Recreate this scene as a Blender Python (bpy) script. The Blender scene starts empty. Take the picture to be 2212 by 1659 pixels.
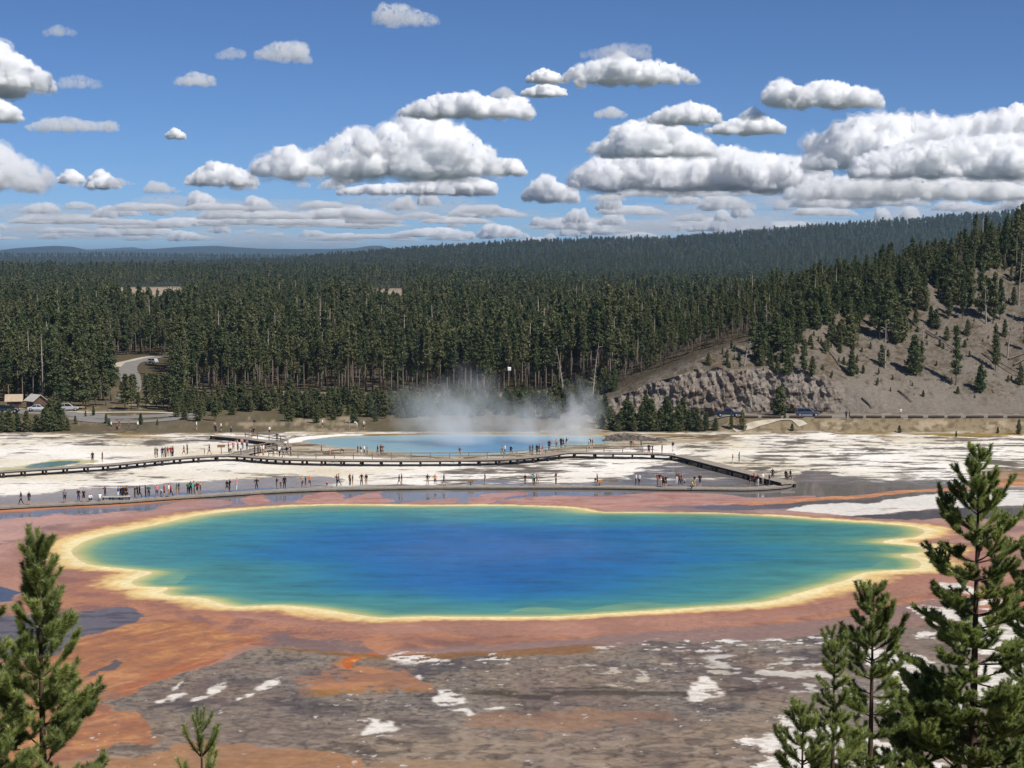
import bpy, bmesh, math, random
import numpy as np
from mathutils import Vector, Matrix, Euler
rng = np.random.default_rng(7)
random.seed(7)
S = bpy.context.scene
COL = S.collection
R = math.radians
# ---------------------------------------------------------------- camera
H = 34.0                       # the lookout stands this high over the spring
FPX, CU, CV, HOR = 3400.0, 1106.0, 829.5, 560.0
TH = math.atan((CV - HOR) / FPX)
cd = bpy.data.cameras.new('camera'); cam = bpy.data.objects.new('camera', cd); COL.objects.link(cam)
cd.sensor_width = 36.0; cd.lens = 36.0 * FPX / 2212.0
cd.clip_start = 0.5; cd.clip_end = 400000.0
cam.location = (0, 0, H); cam.rotation_euler = (math.pi / 2 - TH, 0, 0)
S.camera = cam
FW = np.array([0, math.cos(TH), -math.sin(TH)]); UP = np.array([0, math.sin(TH), math.cos(TH)])

def ray(u, v):
    return np.array([(u - CU) / FPX, 0, 0]) + FW + UP * ((CV - v) / FPX)
def P(u, v, z=0.0):
    """where the sight line through a point of the photograph meets height z"""
    d = ray(u, v); t = (z - H) / d[2]
    return Vector((d[0] * t, d[1] * t, z))
def Pd(u, v, y):
    """the same at a given distance y"""
    d = ray(u, v); t = y / d[1]
    return Vector((d[0] * t, y, H + d[2] * t))
def UV(X, Y, Z):
    X, Y, Z = np.asarray(X, float), np.asarray(Y, float), np.asarray(Z, float) - H
    w = Y * FW[1] + Z * FW[2]; h = Y * UP[1] + Z * UP[2]
    return CU + FPX * X / w, CV - FPX * h / w

# ---------------------------------------------------------------- numpy noise
def _hash(ix, iy, seed):
    h = (ix.astype(np.uint32) * np.uint32(374761393) + iy.astype(np.uint32) * np.uint32(668265263)
         + np.uint32((seed * 2246822519) & 0xffffffff))
    h ^= h >> np.uint32(13); h *= np.uint32(1274126177); h ^= h >> np.uint32(16)
    h *= np.uint32(2246822519); h ^= h >> np.uint32(15)
    return h
def noise2(x, y, seed=0):
    x = np.asarray(x, np.float64); y = np.asarray(y, np.float64)
    fx, fy = np.floor(x), np.floor(y); ix, iy = fx.astype(np.int64), fy.astype(np.int64)
    x = (x - fx).astype(np.float32); y = (y - fy).astype(np.float32)
    def g(dx, dy):
        a = _hash(ix + dx, iy + dy, seed).astype(np.float32) * np.float32(6.2831853 / 4294967296.0)
        return np.cos(a) * (x - dx) + np.sin(a) * (y - dy)
    sx = x * x * x * (x * (x * 6 - 15) + 10); sy = y * y * y * (y * (y * 6 - 15) + 10)
    a = g(0, 0); b = g(1, 0); c = g(0, 1); d = g(1, 1)
    return ((a + (b - a) * sx) * (1 - sy) + (c + (d - c) * sx) * sy) * 1.5
def fbm(x, y, s=1.0, o=4, seed=0, gain=0.5):
    r = 0; a = 1.0; t = 0
    for i in range(o):
        r = r + a * noise2(np.asarray(x) / s, np.asarray(y) / s, seed + i * 17); t += a
        a *= gain; s = s / 2.03
    return r / t
def ridged(x, y, s, o=3, seed=0):
    r = 0; a = 1.0; t = 0
    for i in range(o):
        r = r + a * (1 - np.abs(noise2(x / s, y / s, seed + i * 31)) * 1.6); t += a; a *= .5; s /= 2.1
    return r / t
def noise3(x, y, z, seed=0):
    fx, fy, fz = np.floor(x), np.floor(y), np.floor(z)
    ix, iy, iz = fx.astype(np.int64), fy.astype(np.int64), fz.astype(np.int64)
    x, y, z = x - fx, y - fy, z - fz
    sx = x * x * (3 - 2 * x); sy = y * y * (3 - 2 * y); sz = z * z * (3 - 2 * z)
    def v(a, b, c):
        h = _hash(ix + a, iy + b + (iz + c) * 7919, seed).astype(np.float64) / 4294967296.0
        return h * 2 - 1
    l = lambda p, q, t: p + (q - p) * t
    return l(l(l(v(0,0,0), v(1,0,0), sx), l(v(0,1,0), v(1,1,0), sx), sy),
             l(l(v(0,0,1), v(1,0,1), sx), l(v(0,1,1), v(1,1,1), sx), sy), sz)
def ss(a, b, x):
    t = np.clip((x - a) / (b - a), 0, 1); return t * t * (3 - 2 * t)
def lin(c):
    c = np.array(c, float) / 255.0
    return np.where(c <= .04045, c / 12.92, ((c + .055) / 1.055) ** 2.4)
def mixc(C, col, w):
    w = np.clip(w, 0, 1)[:, None]; C *= (1 - w); C += np.asarray(col) * w
def sdf(u, v, poly):
    """signed distance to a closed outline, negative inside"""
    p = np.array(poly, float); q = np.roll(p, -1, 0)
    best = np.full(u.shape, 1e18); ins = np.zeros(u.shape, bool)
    for (ax, ay), (bx, by) in zip(p, q):
        ex, ey = bx - ax, by - ay; wx, wy = u - ax, v - ay
        t = np.clip((wx * ex + wy * ey) / (ex * ex + ey * ey + 1e-12), 0, 1)
        best = np.minimum(best, (wx - ex * t) ** 2 + (wy - ey * t) ** 2)
        c = (ay > v) != (by > v)
        if ey != 0: ins ^= c & (u < ex * (v - ay) / ey + ax)
    return np.where(ins, -1, 1) * np.sqrt(best)
def spline(pts, n=6, closed=True):
    """a smooth curve through points (Catmull-Rom)"""
    p = np.array(pts, float); m = len(p); out = []
    for i in range(m if closed else m - 1):
        g = (lambda k: p[k % m]) if closed else (lambda k: p[min(max(k, 0), m - 1)])
        a, b, c, d = g(i - 1), g(i), g(i + 1), g(i + 2)
        for k in range(n):
            t = k / n
            out.append(.5 * (2 * b + (c - a) * t + (2 * a - 5 * b + 4 * c - d) * t * t + (3 * b - a - 3 * c + d) * t ** 3))
    if not closed: out.append(p[-1])
    return np.array(out)

# ---------------------------------------------------------------- objects
def tag(o, label=None, cat=None, group=None, kind=None):
    if label: o['label'] = label
    if cat: o['category'] = cat
    if group: o['group'] = group
    if kind: o['kind'] = kind
    return o
def link(name, me, mats=(), parent=None):
    for m in mats: me.materials.append(m)
    o = bpy.data.objects.new(name, me); COL.objects.link(o)
    if parent: o.parent = parent
    return o
def empty(name, loc=(0, 0, 0), rz=0.0):
    o = bpy.data.objects.new(name, None); COL.objects.link(o)
    o.location = loc; o.rotation_euler = (0, 0, rz); o.empty_display_size = .3
    return o
def mesh_np(name, co, faces, smooth=False, mat_idx=None):
    """faces: (n,3) or (n,4) integer array"""
    me = bpy.data.meshes.new(name); co = np.asarray(co, np.float32); faces = np.asarray(faces, np.int32)
    n, k = faces.shape
    me.vertices.add(len(co)); me.vertices.foreach_set('co', co.ravel())
    me.loops.add(n * k); me.loops.foreach_set('vertex_index', faces.ravel())
    me.polygons.add(n); me.polygons.foreach_set('loop_start', np.arange(0, n * k, k, dtype=np.int32))
    me.polygons.foreach_set('use_smooth', np.full(n, smooth))
    if mat_idx is not None: me.polygons.foreach_set('material_index', np.asarray(mat_idx, np.int32))
    me.update(calc_edges=True); me.validate()
    return me
def grid_faces(nr, nc):
    i = np.arange((nr - 1) * (nc - 1)); r, c = i // (nc - 1), i % (nc - 1); a = r * nc + c
    return np.stack([a, a + 1, a + nc + 1, a + nc], 1)
def set_col(me, C, name='col'):
    a = me.color_attributes.new(name, 'FLOAT_COLOR', 'POINT')
    a.data.foreach_set('color', np.concatenate([C, np.ones((len(C), 1))], 1).astype(np.float32).ravel())
def set_f(me, f, name):
    a = me.attributes.new(name, 'FLOAT', 'POINT'); a.data.foreach_set('value', np.asarray(f, np.float32))
class MB:
    """collects shapes; build() links them as one mesh"""
    def __init__(s): s.v = []; s.f = []; s.m = []
    def add(s, vs, fs, m=0):
        k = len(s.v); s.v += [tuple(x) for x in vs]; s.f += [[i + k for i in f] for f in fs]; s.m += [m] * len(fs); return s
    def box(s, c, d, m=0, rz=0.0, taper=1.0):
        x, y, z = d[0] / 2, d[1] / 2, d[2] / 2; cs, sn = math.cos(rz), math.sin(rz); vs = []
        for sz in (-1, 1):
            k = taper if sz > 0 else 1
            for sx, sy in ((-1, -1), (1, -1), (1, 1), (-1, 1)):
                a, b = sx * x * k, sy * y * k; vs.append((c[0] + a * cs - b * sn, c[1] + a * sn + b * cs, c[2] + sz * z))
        return s.add(vs, [(3, 2, 1, 0), (4, 5, 6, 7), (0, 1, 5, 4), (1, 2, 6, 5), (2, 3, 7, 6), (3, 0, 4, 7)], m)
    def tube(s, pts, rad, n=6, m=0, cap=True):
        pts = [Vector(p) for p in pts]; rad = rad if hasattr(rad, '__len__') else [rad] * len(pts)
        vs = []; fs = []; prev = None
        for i, p in enumerate(pts):
            d = (pts[min(i + 1, len(pts) - 1)] - pts[max(i - 1, 0)]).normalized()
            if prev is None: prev = Vector((1, 0, 0)) if abs(d.x) < .8 else Vector((0, 1, 0))
            a = (prev - d * prev.dot(d)).normalized(); b = d.cross(a); prev = a
            for k in range(n):
                t = 2 * math.pi * k / n; vs.append(p + (a * math.cos(t) + b * math.sin(t)) * rad[i])
        for i in range(len(pts) - 1):
            for k in range(n):
                fs.append((i * n + k, i * n + (k + 1) % n, (i + 1) * n + (k + 1) % n, (i + 1) * n + k))
        if cap: fs += [tuple(range(n - 1, -1, -1)), tuple((len(pts) - 1) * n + k for k in range(n))]
        return s.add(vs, fs, m)
    def prism(s, prof, x0, x1, m=0):
        """a profile in (y, z) swept along x"""
        n = len(prof); vs = [(x0, a, b) for a, b in prof] + [(x1, a, b) for a, b in prof]
        return s.add(vs, [tuple(range(n)), tuple(range(2 * n - 1, n - 1, -1))] + [((i + 1) % n, i, n + i, n + (i + 1) % n) for i in range(n)], m)
    def mesh(s, name, mats, smooth=False):
        me = bpy.data.meshes.new(name); me.from_pydata(s.v, [], s.f)
        for m in mats: me.materials.append(m)
        me.polygons.foreach_set('material_index', s.m); me.polygons.foreach_set('use_smooth', [smooth] * len(s.f))
        me.update(); return me
    def build(s, name, mats, parent=None, smooth=False):
        o = bpy.data.objects.new(name, s.mesh(name, mats if isinstance(mats, (list, tuple)) else [mats], smooth)); COL.objects.link(o)
        if parent: o.parent = parent
        return o

# ---------------------------------------------------------------- materials
class N:
    def __init__(s, name):
        s.m = bpy.data.materials.new(name); s.m.use_nodes = True; s.t = s.m.node_tree; s.t.nodes.clear()
        s.out = s.n('ShaderNodeOutputMaterial')
    def n(s, t, **kw):
        x = s.t.nodes.new(t)
        for k, v in kw.items():
            if k.startswith('i_'):
                key = k[2:]; x.inputs[int(key) if key.isdigit() else key.replace('_', ' ')].default_value = v
            else: setattr(x, k, v)
        return x
    def l(s, a, b): s.t.links.new(a, b)
    def noise(s, scale, detail=4, rough=.55, vec=None, dist=0.0):
        x = s.n('ShaderNodeTexNoise'); x.inputs['Scale'].default_value = scale; x.inputs['Detail'].default_value = detail
        x.inputs['Roughness'].default_value = rough; x.inputs['Distortion'].default_value = dist
        if vec: s.l(vec, x.inputs['Vector'])
        return x.outputs['Fac']
    def ramp(s, fac, stops):
        x = s.n('ShaderNodeValToRGB'); e = x.color_ramp.elements
        while len(e) < len(stops): e.new(.5)
        for k, (p, c) in enumerate(stops):
            e[k].position = p; e[k].color = (c, c, c, 1) if not hasattr(c, '__len__') else (*c, 1)
        s.l(fac, x.inputs[0]); return x.outputs[0]
    def mul(s, a, b, blend='MULTIPLY', fac=1.0):
        x = s.n('ShaderNodeMix', data_type='RGBA', blend_type=blend); x.inputs[0].default_value = fac
        for k, y in ((6, a), (7, b)):
            if hasattr(y, 'links'): s.l(y, x.inputs[k])
            else: x.inputs[k].default_value = (*y, 1)
        return x.outputs[2]
    def math(s, op, a, b=0.0):
        x = s.n('ShaderNodeMath', operation=op)
        for k, y in ((0, a), (1, b)):
            if hasattr(y, 'links'): s.l(y, x.inputs[k])
            else: x.inputs[k].default_value = y
        return x.outputs[0]
    def bsdf(s, col, rough=.8, spec=.3, metal=0.0):
        b = s.n('ShaderNodeBsdfPrincipled')
        for k, y in (('Base Color', col), ('Roughness', rough), ('Specular IOR Level', spec), ('Metallic', metal)):
            if hasattr(y, 'links'): s.l(y, b.inputs[k])
            elif k == 'Base Color': b.inputs[k].default_value = (*y, 1)
            else: b.inputs[k].default_value = y
        s.l(b.outputs[0], s.out.inputs[0]); s.b = b; return b
    def bump(s, h, strength=.5, dist=.1):
        x = s.n('ShaderNodeBump'); x.inputs['Strength'].default_value = strength; x.inputs['Distance'].default_value = dist
        s.l(h, x.inputs['Height']); s.l(x.outputs[0], s.b.inputs['Normal'])
def attr(M, name, out='Color'):
    a = M.n('ShaderNodeAttribute'); a.attribute_name = name; return a.outputs[out]
def simple(name, c, rough=.8, var=.25, scale=6.0, spec=.3):
    """a plain colour with some worn variation; c in sRGB bytes"""
    M = N(name); tc = M.n('ShaderNodeTexCoord').outputs['Object']
    f = M.ramp(M.noise(scale, 4, .6, tc), [(.3, 1 - var), (.7, 1 + var)])
    M.bsdf(M.mul(f, lin(c)), rough, spec); return M.m

# ---------------------------------------------------------------- light
SUN_AZ, SUN_EL = R(132), R(50)             # clockwise from the view direction
w = bpy.data.worlds.new('World'); S.world = w; w.use_nodes = True
nt = w.node_tree; bg = nt.nodes['Background']
sky = nt.nodes.new('ShaderNodeTexSky'); sky.sky_type = 'NISHITA'; sky.sun_disc = False
sky.sun_elevation = SUN_EL; sky.sun_rotation = SUN_AZ
sky.altitude = 2200; sky.air_density = 0.7; sky.dust_density = 0.0; sky.ozone_density = 10.0
nt.links.new(sky.outputs[0], bg.inputs[0]); bg.inputs[1].default_value = 0.08
sl = bpy.data.lights.new('sun', 'SUN'); sl.energy = 4.8; sl.angle = R(.5); sl.color = (1, .955, .88)
sun = bpy.data.objects.new('sun', sl); COL.objects.link(sun)
sd = Vector((math.sin(SUN_AZ) * math.cos(SUN_EL), math.cos(SUN_AZ) * math.cos(SUN_EL), math.sin(SUN_EL)))
sun.rotation_euler = sd.to_track_quat('Z', 'Y').to_euler(); sun.location = sd * 60
S.view_settings.view_transform = 'Standard'; S.view_settings.look = 'None'
S.view_settings.exposure = 0.22; S.view_settings.gamma = 1.0
S.cycles.max_bounces = 8; S.cycles.diffuse_bounces = 3; S.cycles.glossy_bounces = 3; S.cycles.transparent_max_bounces = 32
S.cycles.volume_bounces = 1; S.cycles.use_denoising = True
S.cycles.sample_clamp_indirect = 6.0
# ================================================================ GROUND
# outline of the blue spring
POOL_UV = [(157, 1196), (163, 1181), (197, 1164), (253, 1150), (338, 1133), (422, 1114), (506, 1103), (611, 1094), (739, 1090.5),
    (893, 1092), (1075, 1091.5), (1166, 1094), (1243, 1098), (1292, 1106), (1400, 1107), (1527, 1108), (1590, 1110), (1688, 1115),
    (1815, 1124.5), (1899, 1130), (1969, 1137), (1996, 1147), (1978, 1160), (1927, 1165.5), (1908, 1172), (1960, 1177), (1996, 1184), (1990, 1194),
    (1945, 1199), (1979, 1209), (1988, 1219), (1976, 1229), (1913, 1233), (1860, 1239), (1821, 1255), (1733, 1279), (1646, 1301), (1468, 1315),
    (1299, 1326), (1187, 1332), (1018, 1333), (918, 1332), (824, 1334), (765, 1327), (688, 1315), (606, 1308), (509, 1310),
    (476, 1303), (435, 1291), (372, 1287), (352, 1279), (364, 1270), (301, 1267), (286, 1258), (302, 1247), (330, 1237), (290, 1231),
    (230, 1225), (185, 1217)]
POOL = spline(POOL_UV, 5)
POOL_W = np.array([tuple(P(a, b))[:2] for a, b in POOL])
CRATER_UV = [(652, 952), (720, 945), (830, 940.5), (1000, 938.5), (1180, 940), (1320, 944), (1312, 958), (1215, 966), (1150, 976),
    (1000, 986), (920, 986), (850, 978), (770, 970), (700, 963)]
CRATER = spline(CRATER_UV, 4)
ANG = 0.43
us = np.arange(-330, 2545, 2.0); ts = (us - CU) / FPX / math.cos(TH)
vs_ = np.concatenate([np.arange(1960, 1690, -6), np.arange(1690, 1400, -1.7), np.arange(1400, 1060, -1.25), np.arange(1060, 930, -.8)])
Yn = np.array([P(CU, v).y for v in vs_]); Yf = np.geomspace(Yn[-1] + 1.2, 24000, 240); Ys = np.concatenate([Yn, Yf])
tn = ts
def interp_u(u, pts):
    p = np.array(pts, float); return np.interp(u, p[:, 0], p[:, 1])
RIDGE = [(-600, 575), (300, 570), (600, 561), (830, 541), (1000, 531), (1100, 524), (1300, 515), (1440, 515), (1490, 510), (1600, 501), (1700, 493), (1800, 486),
    (1900, 479), (2000, 471), (2100, 464), (2212, 457), (2500, 446), (2900, 450)]
def crest_z(u, D, pts, tree):
    return H + (HOR - interp_u(u, pts)) * D / FPX - tree
def zfar(X, Y):
    """lie of the land beyond the basin"""
    u = CU + FPX * X / Y
    n = fbm(X, Y, 600, 4, 5)
    m = crest_z(u, 2000, [(-400, 576), (300, 577), (620, 579), (1000, 583), (1250, 594), (1500, 605), (2400, 612)], 13)
    zm = np.maximum(m, 0) * ss(1150, 1950, Y) * (1 - .9 * ss(2050, 2700, Y))
    r = crest_z(u, 4000, RIDGE, 13)
    zr = r * ss(2300, 4000, Y) * (1 - .35 * ss(4050, 5200, Y)) + n * 16 * ss(2300, 3300, Y) * (1 - ss(3500, 4000, Y)) * ss(-200, 900, u)
    l2 = crest_z(u, 6500, [(-600, 546), (0, 547), (300, 547), (560, 550), (760, 553), (1000, 556), (2400, 560)], 13)
    zl = l2 * ss(4800, 6500, Y) * (1 - .8 * ss(6600, 9000, Y))
    return np.maximum(np.maximum(zm, zr), np.maximum(zl, -3)) + fbm(X, Y, 60, 3, 8) * 1.2 * ss(340, 480, Y)
BANK_Y0, BANK_Y1, ROAD_Z = 307.0, 313.0, 1.9
def bank_w(u): return ss(1500, 1580, u)
def zground(X, Y):
    u = CU + FPX * X / Y
    z = zfar(X, Y) * ss(345, 420, Y)
    z = z + bank_w(u) * ROAD_Z * ss(BANK_Y0, BANK_Y1, Y + fbm(X, Y, 9, 3, 3) * 1.1) * (1 - ss(420, 520, Y))
    z = z + ss(345, 300, np.abs(Y - 345 - 0 * X)) * 0
    return z
YY, TT = np.meshgrid(Ys, ts, indexing='ij')
XX = (YY * TT); X = XX.ravel(); Y = YY.ravel()
U = CU + FPX * X / Y / math.cos(TH) * math.cos(TH); 
Uf, Vf = UV(X, Y, np.zeros_like(X))         # map coordinates of the flat basin
near = Y < 420
C = np.zeros((len(X), 3)); wet = np.zeros(len(X))
x, y, u0, v0 = X[near], Y[near], Uf[near], Vf[near]
# --- natural noise fields, all in metres on the ground
nA = fbm(x, y, 26, 5, 1); nB = fbm(x, y, 7, 5, 2); nC = fbm(x, y, 1.7, 4, 3)
st1 = fbm(x * .5, y, 5.0, 5, 4); st2 = fbm(x * .3 + nB * 2, y, 1.6, 4, 5); st3 = fbm(x * .22, y + nA * 3, .7, 3, 6)
fl = fbm(x + nA * 9, y + nB * 3, 11, 5, 7); rg = ridged(x * .6 + nB * 1.2, y + nA * 2, 4.5, 4, 8)
dpu = FPX / y; dpv = FPX * H / y ** 2
def warp(a, b=None):
    """outline noise of a metres"""
    n1 = fbm(x, y, 9, 5, 21) + .55 * fbm(x, y, 2.4, 5, 23, .62); n2 = fbm(x, y, 9, 5, 22) + .55 * fbm(x, y, 2.4, 5, 24, .62)
    return u0 + n1 * a * dpu, v0 + n2 * a * dpv
W0 = warp(1.3); W1 = warp(2.2); W2 = warp(5.0)
def area(poly, soft=6.0, W=W1, smooth=True):
    """1 inside the outline; soft is in picture points"""
    pl = spline(poly, 4) if smooth else poly
    p = np.array(pl); lo = p.min(0) - 60; hi = p.max(0) + 60
    k = (W[0] > lo[0]) & (W[0] < hi[0]) & (W[1] > lo[1]) & (W[1] < hi[1])
    out = np.zeros(len(x)); out[k] = 1 - ss(-soft * .5, soft * .5, sdf(W[0][k], W[1][k] * 3, p * [1, 3])); return out
c = np.zeros((len(x), 3)); wt = np.zeros(len(x))
# --- far terrace: white sinter crossed by grey and tan drainage
white = lin((255, 250, 242)); cream = lin((226, 214, 190)); tan = lin((150, 136, 118)); grey = lin((128, 120, 114)); dk = lin((88, 80, 72))
c += white
mixc(c, cream, .5 + 1.2 * nA)
def pts_field(pts):
    """smooth field through values given at places (u, v, value)"""
    num = 0; den = 0
    for a, b, q in pts:
        wgt = 1 / (((u0 - a) / 220) ** 2 + ((v0 - b) / 22) ** 2 + .03) ** 1.5; num = num + wgt * q; den = den + wgt
    return num / den
dirt = pts_field([(0, 945, .42), (200, 950, .5), (400, 950, .42), (100, 975, .12), (300, 980, .08), (0, 1000, .1), (200, 1015, .2), (60, 1040, .3), (300, 1030, .3), (450, 1010, .12),
    (480, 1030, .2), (620, 1008, .02), (760, 1010, .05), (760, 1032, .3), (600, 1040, .55), (900, 1005, .08), (900, 1025, .12), (1000, 1020, .5), (1080, 1005, .5), (1150, 1020, .65), (1250, 1000, .45), (1300, 1015, .2), (1380, 1020, .12),
    (1450, 1010, .35), (1240, 1035, .25), (1100, 1045, .7), (1350, 1045, .75), (1480, 995, .35), (1560, 975, .28), (1700, 960, .42), (1650, 985, .42), (1560, 1020, .85), (1620, 1000, .5), (1760, 1000, .3), (1800, 980, .35),
    (1900, 960, .38), (2000, 980, .33), (2100, 955, .42), (2212, 970, .36), (1850, 1015, .22), (1930, 1000, .3), (2000, 1025, .35), (2100, 1010, .5), (2212, 1000, .6), (2300, 960, .4), (-200, 980, .3), (2400, 1000, .5)])
s = st1 * .62 + st2 * .5 + st3 * .25 + fl * .35
br = np.maximum(ridged(x * .55 + nB * 3, y + nA * 4, 9, 4, 161), ridged(x * .4 + nA * 6, y * 1.1 + nB * 2, 4.2, 3, 162) - .06)
k = dirt * 1.9 - .80 + s * 1.9 + (br - .66) * 2.2 * ss(.05, .4, dirt)
mixc(c, tan, ss(-.12, .12, k) * .55); mixc(c, grey, ss(0.0, .28, k + nB * .2) * .75); mixc(c, dk, ss(.22, .6, k + st3 * .25) * .75)
mixc(c, lin((150, 128, 92)), ss(.1, .4, nA + nB * .5) * ss(958, 938, v0) * .7)
mixc(c, lin((146, 118, 60)), ss(.05, .3, st1 + nA) * ss(952, 940, v0 + nB * 8) * ss(900, 1500, u0) * .8)
# brown shelf and shore of the far crater
a = area([(560, 962), (600, 950), (680, 940), (830, 935), (1000, 934), (1290, 935), (1420, 938), (1600, 946), (1420, 962), (1250, 975), (1150, 990), (900, 992), (760, 985), (640, 985)], 10)
mixc(c, lin((150, 132, 104)), a * .8); mixc(c, lin((112, 88, 62)), a * ss(0, .25, st1 + .1)); mixc(c, lin((205, 196, 176)), a * ss(.02, .16, st2 + nA * .4) * .7)
a = area([(600, 957), (650, 944), (760, 937), (880, 934), (890, 938), (760, 941), (680, 948), (640, 955)], 3, W0); mixc(c, white, a)
a = area([(790, 939), (890, 935.5), (960, 937), (900, 941), (800, 942)], 2, W0); mixc(c, lin((120, 82, 58)), a * .9)
a = area([(52, 1011), (90, 1000), (150, 996), (170, 999), (125, 1008)], 5, W0); mixc(c, lin((196, 190, 150)), area([(-20, 1016), (60, 1004), (120, 994), (200, 993), (180, 1003), (90, 1014)], 8)); mixc(c, lin((120, 150, 128)), a); wt = np.maximum(wt, a * .8)
# --- wet sheet round the spring, and the microbial mats
flat = ss(1044, 1064, v0 + interp_u(u0, [(-300, -32), (0, -22), (200, -14), (400, 0), (600, 6), (1000, 0), (1400, 8), (1700, 20), (1900, 10), (2212, 0), (2500, 0)]) + nB * 8)
wetc = lin((138, 131, 128))
mixc(c, wetc, flat); wt = np.maximum(wt, flat)
a = area([(1440, 1000), (1530, 1006), (1640, 1030), (1700, 1035), (1770, 1012), (1800, 1016), (1870, 1034), (1990, 1036), (2080, 1046), (2050, 1056), (1900, 1064), (1700, 1078), (1400, 1064), (1150, 1056), (1000, 1048), (1060, 1036), (1190, 1046), (1330, 1040)], 16, W2)
mixc(c, wetc, a * ss(-.35, -.05, st1 + .15)); mixc(c, lin((150, 142, 138)), a * ss(.05, .3, st1 + st2 * .6) * .6); wt = np.maximum(wt, a * ss(-.35, -.05, st1 + .15) * (.82 - .3 * ss(0, .3, st2)))
a = area([(-300, 1080), (0, 1072), (130, 1060), (280, 1052), (420, 1040), (520, 1036), (700, 1030), (720, 1044), (560, 1054), (380, 1066), (180, 1082), (0, 1094), (-300, 1100)], 10, W2)
mixc(c, lin((158, 152, 150)), a * .9); wt = np.maximum(wt * (1 - a * .6), a * .45)
# everything in front of the spring's far shore
POOLD = sdf(x * .45, y, POOL_W * [.45, 1])
dist = POOLD + nB * .9 + nC * .3
mat = ss(1070, 1105, v0 + interp_u(u0, [(-300, 0), (0, -6), (330, -6), (480, -4), (620, 6), (900, 0), (1300, 2), (1600, -8), (2300, -12)]) + nB * 9 + nA * 6)
pinkb = lin((190, 148, 132)); mauve = lin((158, 124, 114)); rust = lin((152, 92, 70)); purple = lin((126, 104, 98))
mm = np.zeros((len(x), 3)) + pinkb
mixc(mm, lin((196, 158, 146)), ss(.0, .35, fbm(x * .4, y, 6, 4, 151)) * .7); mixc(mm, mauve, ss(-.15, .25, fl + st1 * .4)); mixc(mm, lin((190, 140, 116)), ss(.08, .35, rg - .62 + nA * .5) * .8)
mixc(mm, purple, ss(.1, .4, nA * .9 + st1 * .5) * .7)
mixc(mm, lin((180, 128, 100)), ss(1160, 1250, v0) * .6)
c = c * (1 - mat[:, None]) + mm * mat[:, None]; wt = wt * (1 - mat) + mat * .35
for poly, w_ in (([(1008, 1082), (1045, 1068), (1120, 1062), (1145, 1067), (1090, 1076), (1060, 1087), (1015, 1090)], 1), ([(1080, 1082), (1190, 1070), (1300, 1072), (1420, 1064), (1560, 1067), (1620, 1076), (1760, 1071), (1690, 1088), (1500, 1092), (1300, 1096), (1150, 1091)], 1),
    ([(520, 1079), (545, 1068), (566, 1069), (580, 1084), (540, 1090)], 1), ([(640, 1086), (675, 1067), (722, 1063), (742, 1076), (757, 1087), (700, 1089)], 1), ([(735, 1087), (762, 1070), (832, 1062), (822, 1072), (850, 1084), (770, 1091)], 1),
    ([(860, 1089), (930, 1080), (985, 1076), (975, 1086), (900, 1091)], .7), ([(330, 1100), (400, 1080), (480, 1078), (500, 1090), (420, 1100)], .8)):
    a = area(poly, 5, W0) * w_; mixc(c, lin((204, 156, 140)), a * .9); mixc(c, lin((184, 130, 112)), a * ss(-.1, .25, st2)); wt = wt * (1 - .45 * a)
a = area([(-300, 1104), (0, 1097), (200, 1090), (330, 1079), (440, 1071), (445, 1075), (360, 1084), (250, 1093), (120, 1099), (0, 1106), (-300, 1112)], 3, W0); mixc(c, lin((196, 132, 98)), a); wt = wt * (1 - .5 * a)
a = area([(-300, 1122), (0, 1110), (120, 1103), (250, 1099), (330, 1096), (340, 1102), (230, 1108), (100, 1114), (0, 1122), (-300, 1140)], 5, W1); mixc(c, lin((128, 124, 124)), a); wt = np.maximum(wt, a * .8)
a = area([(-300, 1150), (-100, 1126), (60, 1116), (180, 1112), (300, 1110), (200, 1122), (100, 1140), (-10, 1180), (-300, 1200)], 10, W2); mixc(c, lin((206, 164, 152)), a * .7)
# right-hand channel, orange bank, white apron
a = area([(1700, 1101), (1760, 1091), (1900, 1084), (1930, 1076), (2020, 1068), (2100, 1063), (2212, 1059), (2560, 1052), (2560, 1092), (2212, 1091), (2050, 1098), (1960, 1104), (1860, 1113), (1740, 1108)], 5, W1)
mixc(c, lin((226, 220, 212)), a * ss(-.42, -.1, st1 + st2 * .4 + .12)); wt = wt * (1 - a)
a = area([(1840, 1117), (1960, 1106), (2070, 1099), (2212, 1097), (2560, 1100), (2560, 1128), (2100, 1122), (1990, 1122)], 6, W1); mixc(c, lin((104, 106, 116)), a * .9); wt = np.maximum(wt, a)
a = area([(1500, 1096), (1620, 1088), (1690, 1088), (1900, 1078), (1930, 1072), (1890, 1083), (1740, 1091), (1690, 1100), (1560, 1103)], 5, W1); mixc(c, lin((122, 112, 116)), a * .9); wt = np.maximum(wt, a * .8)
a = area([(1560, 1086), (1680, 1083), (1780, 1073), (1850, 1071), (1920, 1062), (2000, 1057), (2100, 1051), (2140, 1040), (2212, 1036), (2560, 1024), (2560, 1046), (2212, 1050), (2100, 1058), (1930, 1068), (1880, 1075), (1750, 1083), (1640, 1091)], 3.5, W0)
mixc(c, lin((192, 132, 98)), a); mixc(c, lin((210, 150, 104)), a * ss(0, .2, st2 + .1)); wt = wt * (1 - .7 * a)
a = area([(2090, 1046), (2110, 1028), (2160, 1016), (2212, 1018), (2560, 1010), (2560, 1036), (2212, 1040)], 8, W1); mixc(c, lin((158, 120, 84)), a * .85)
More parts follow.
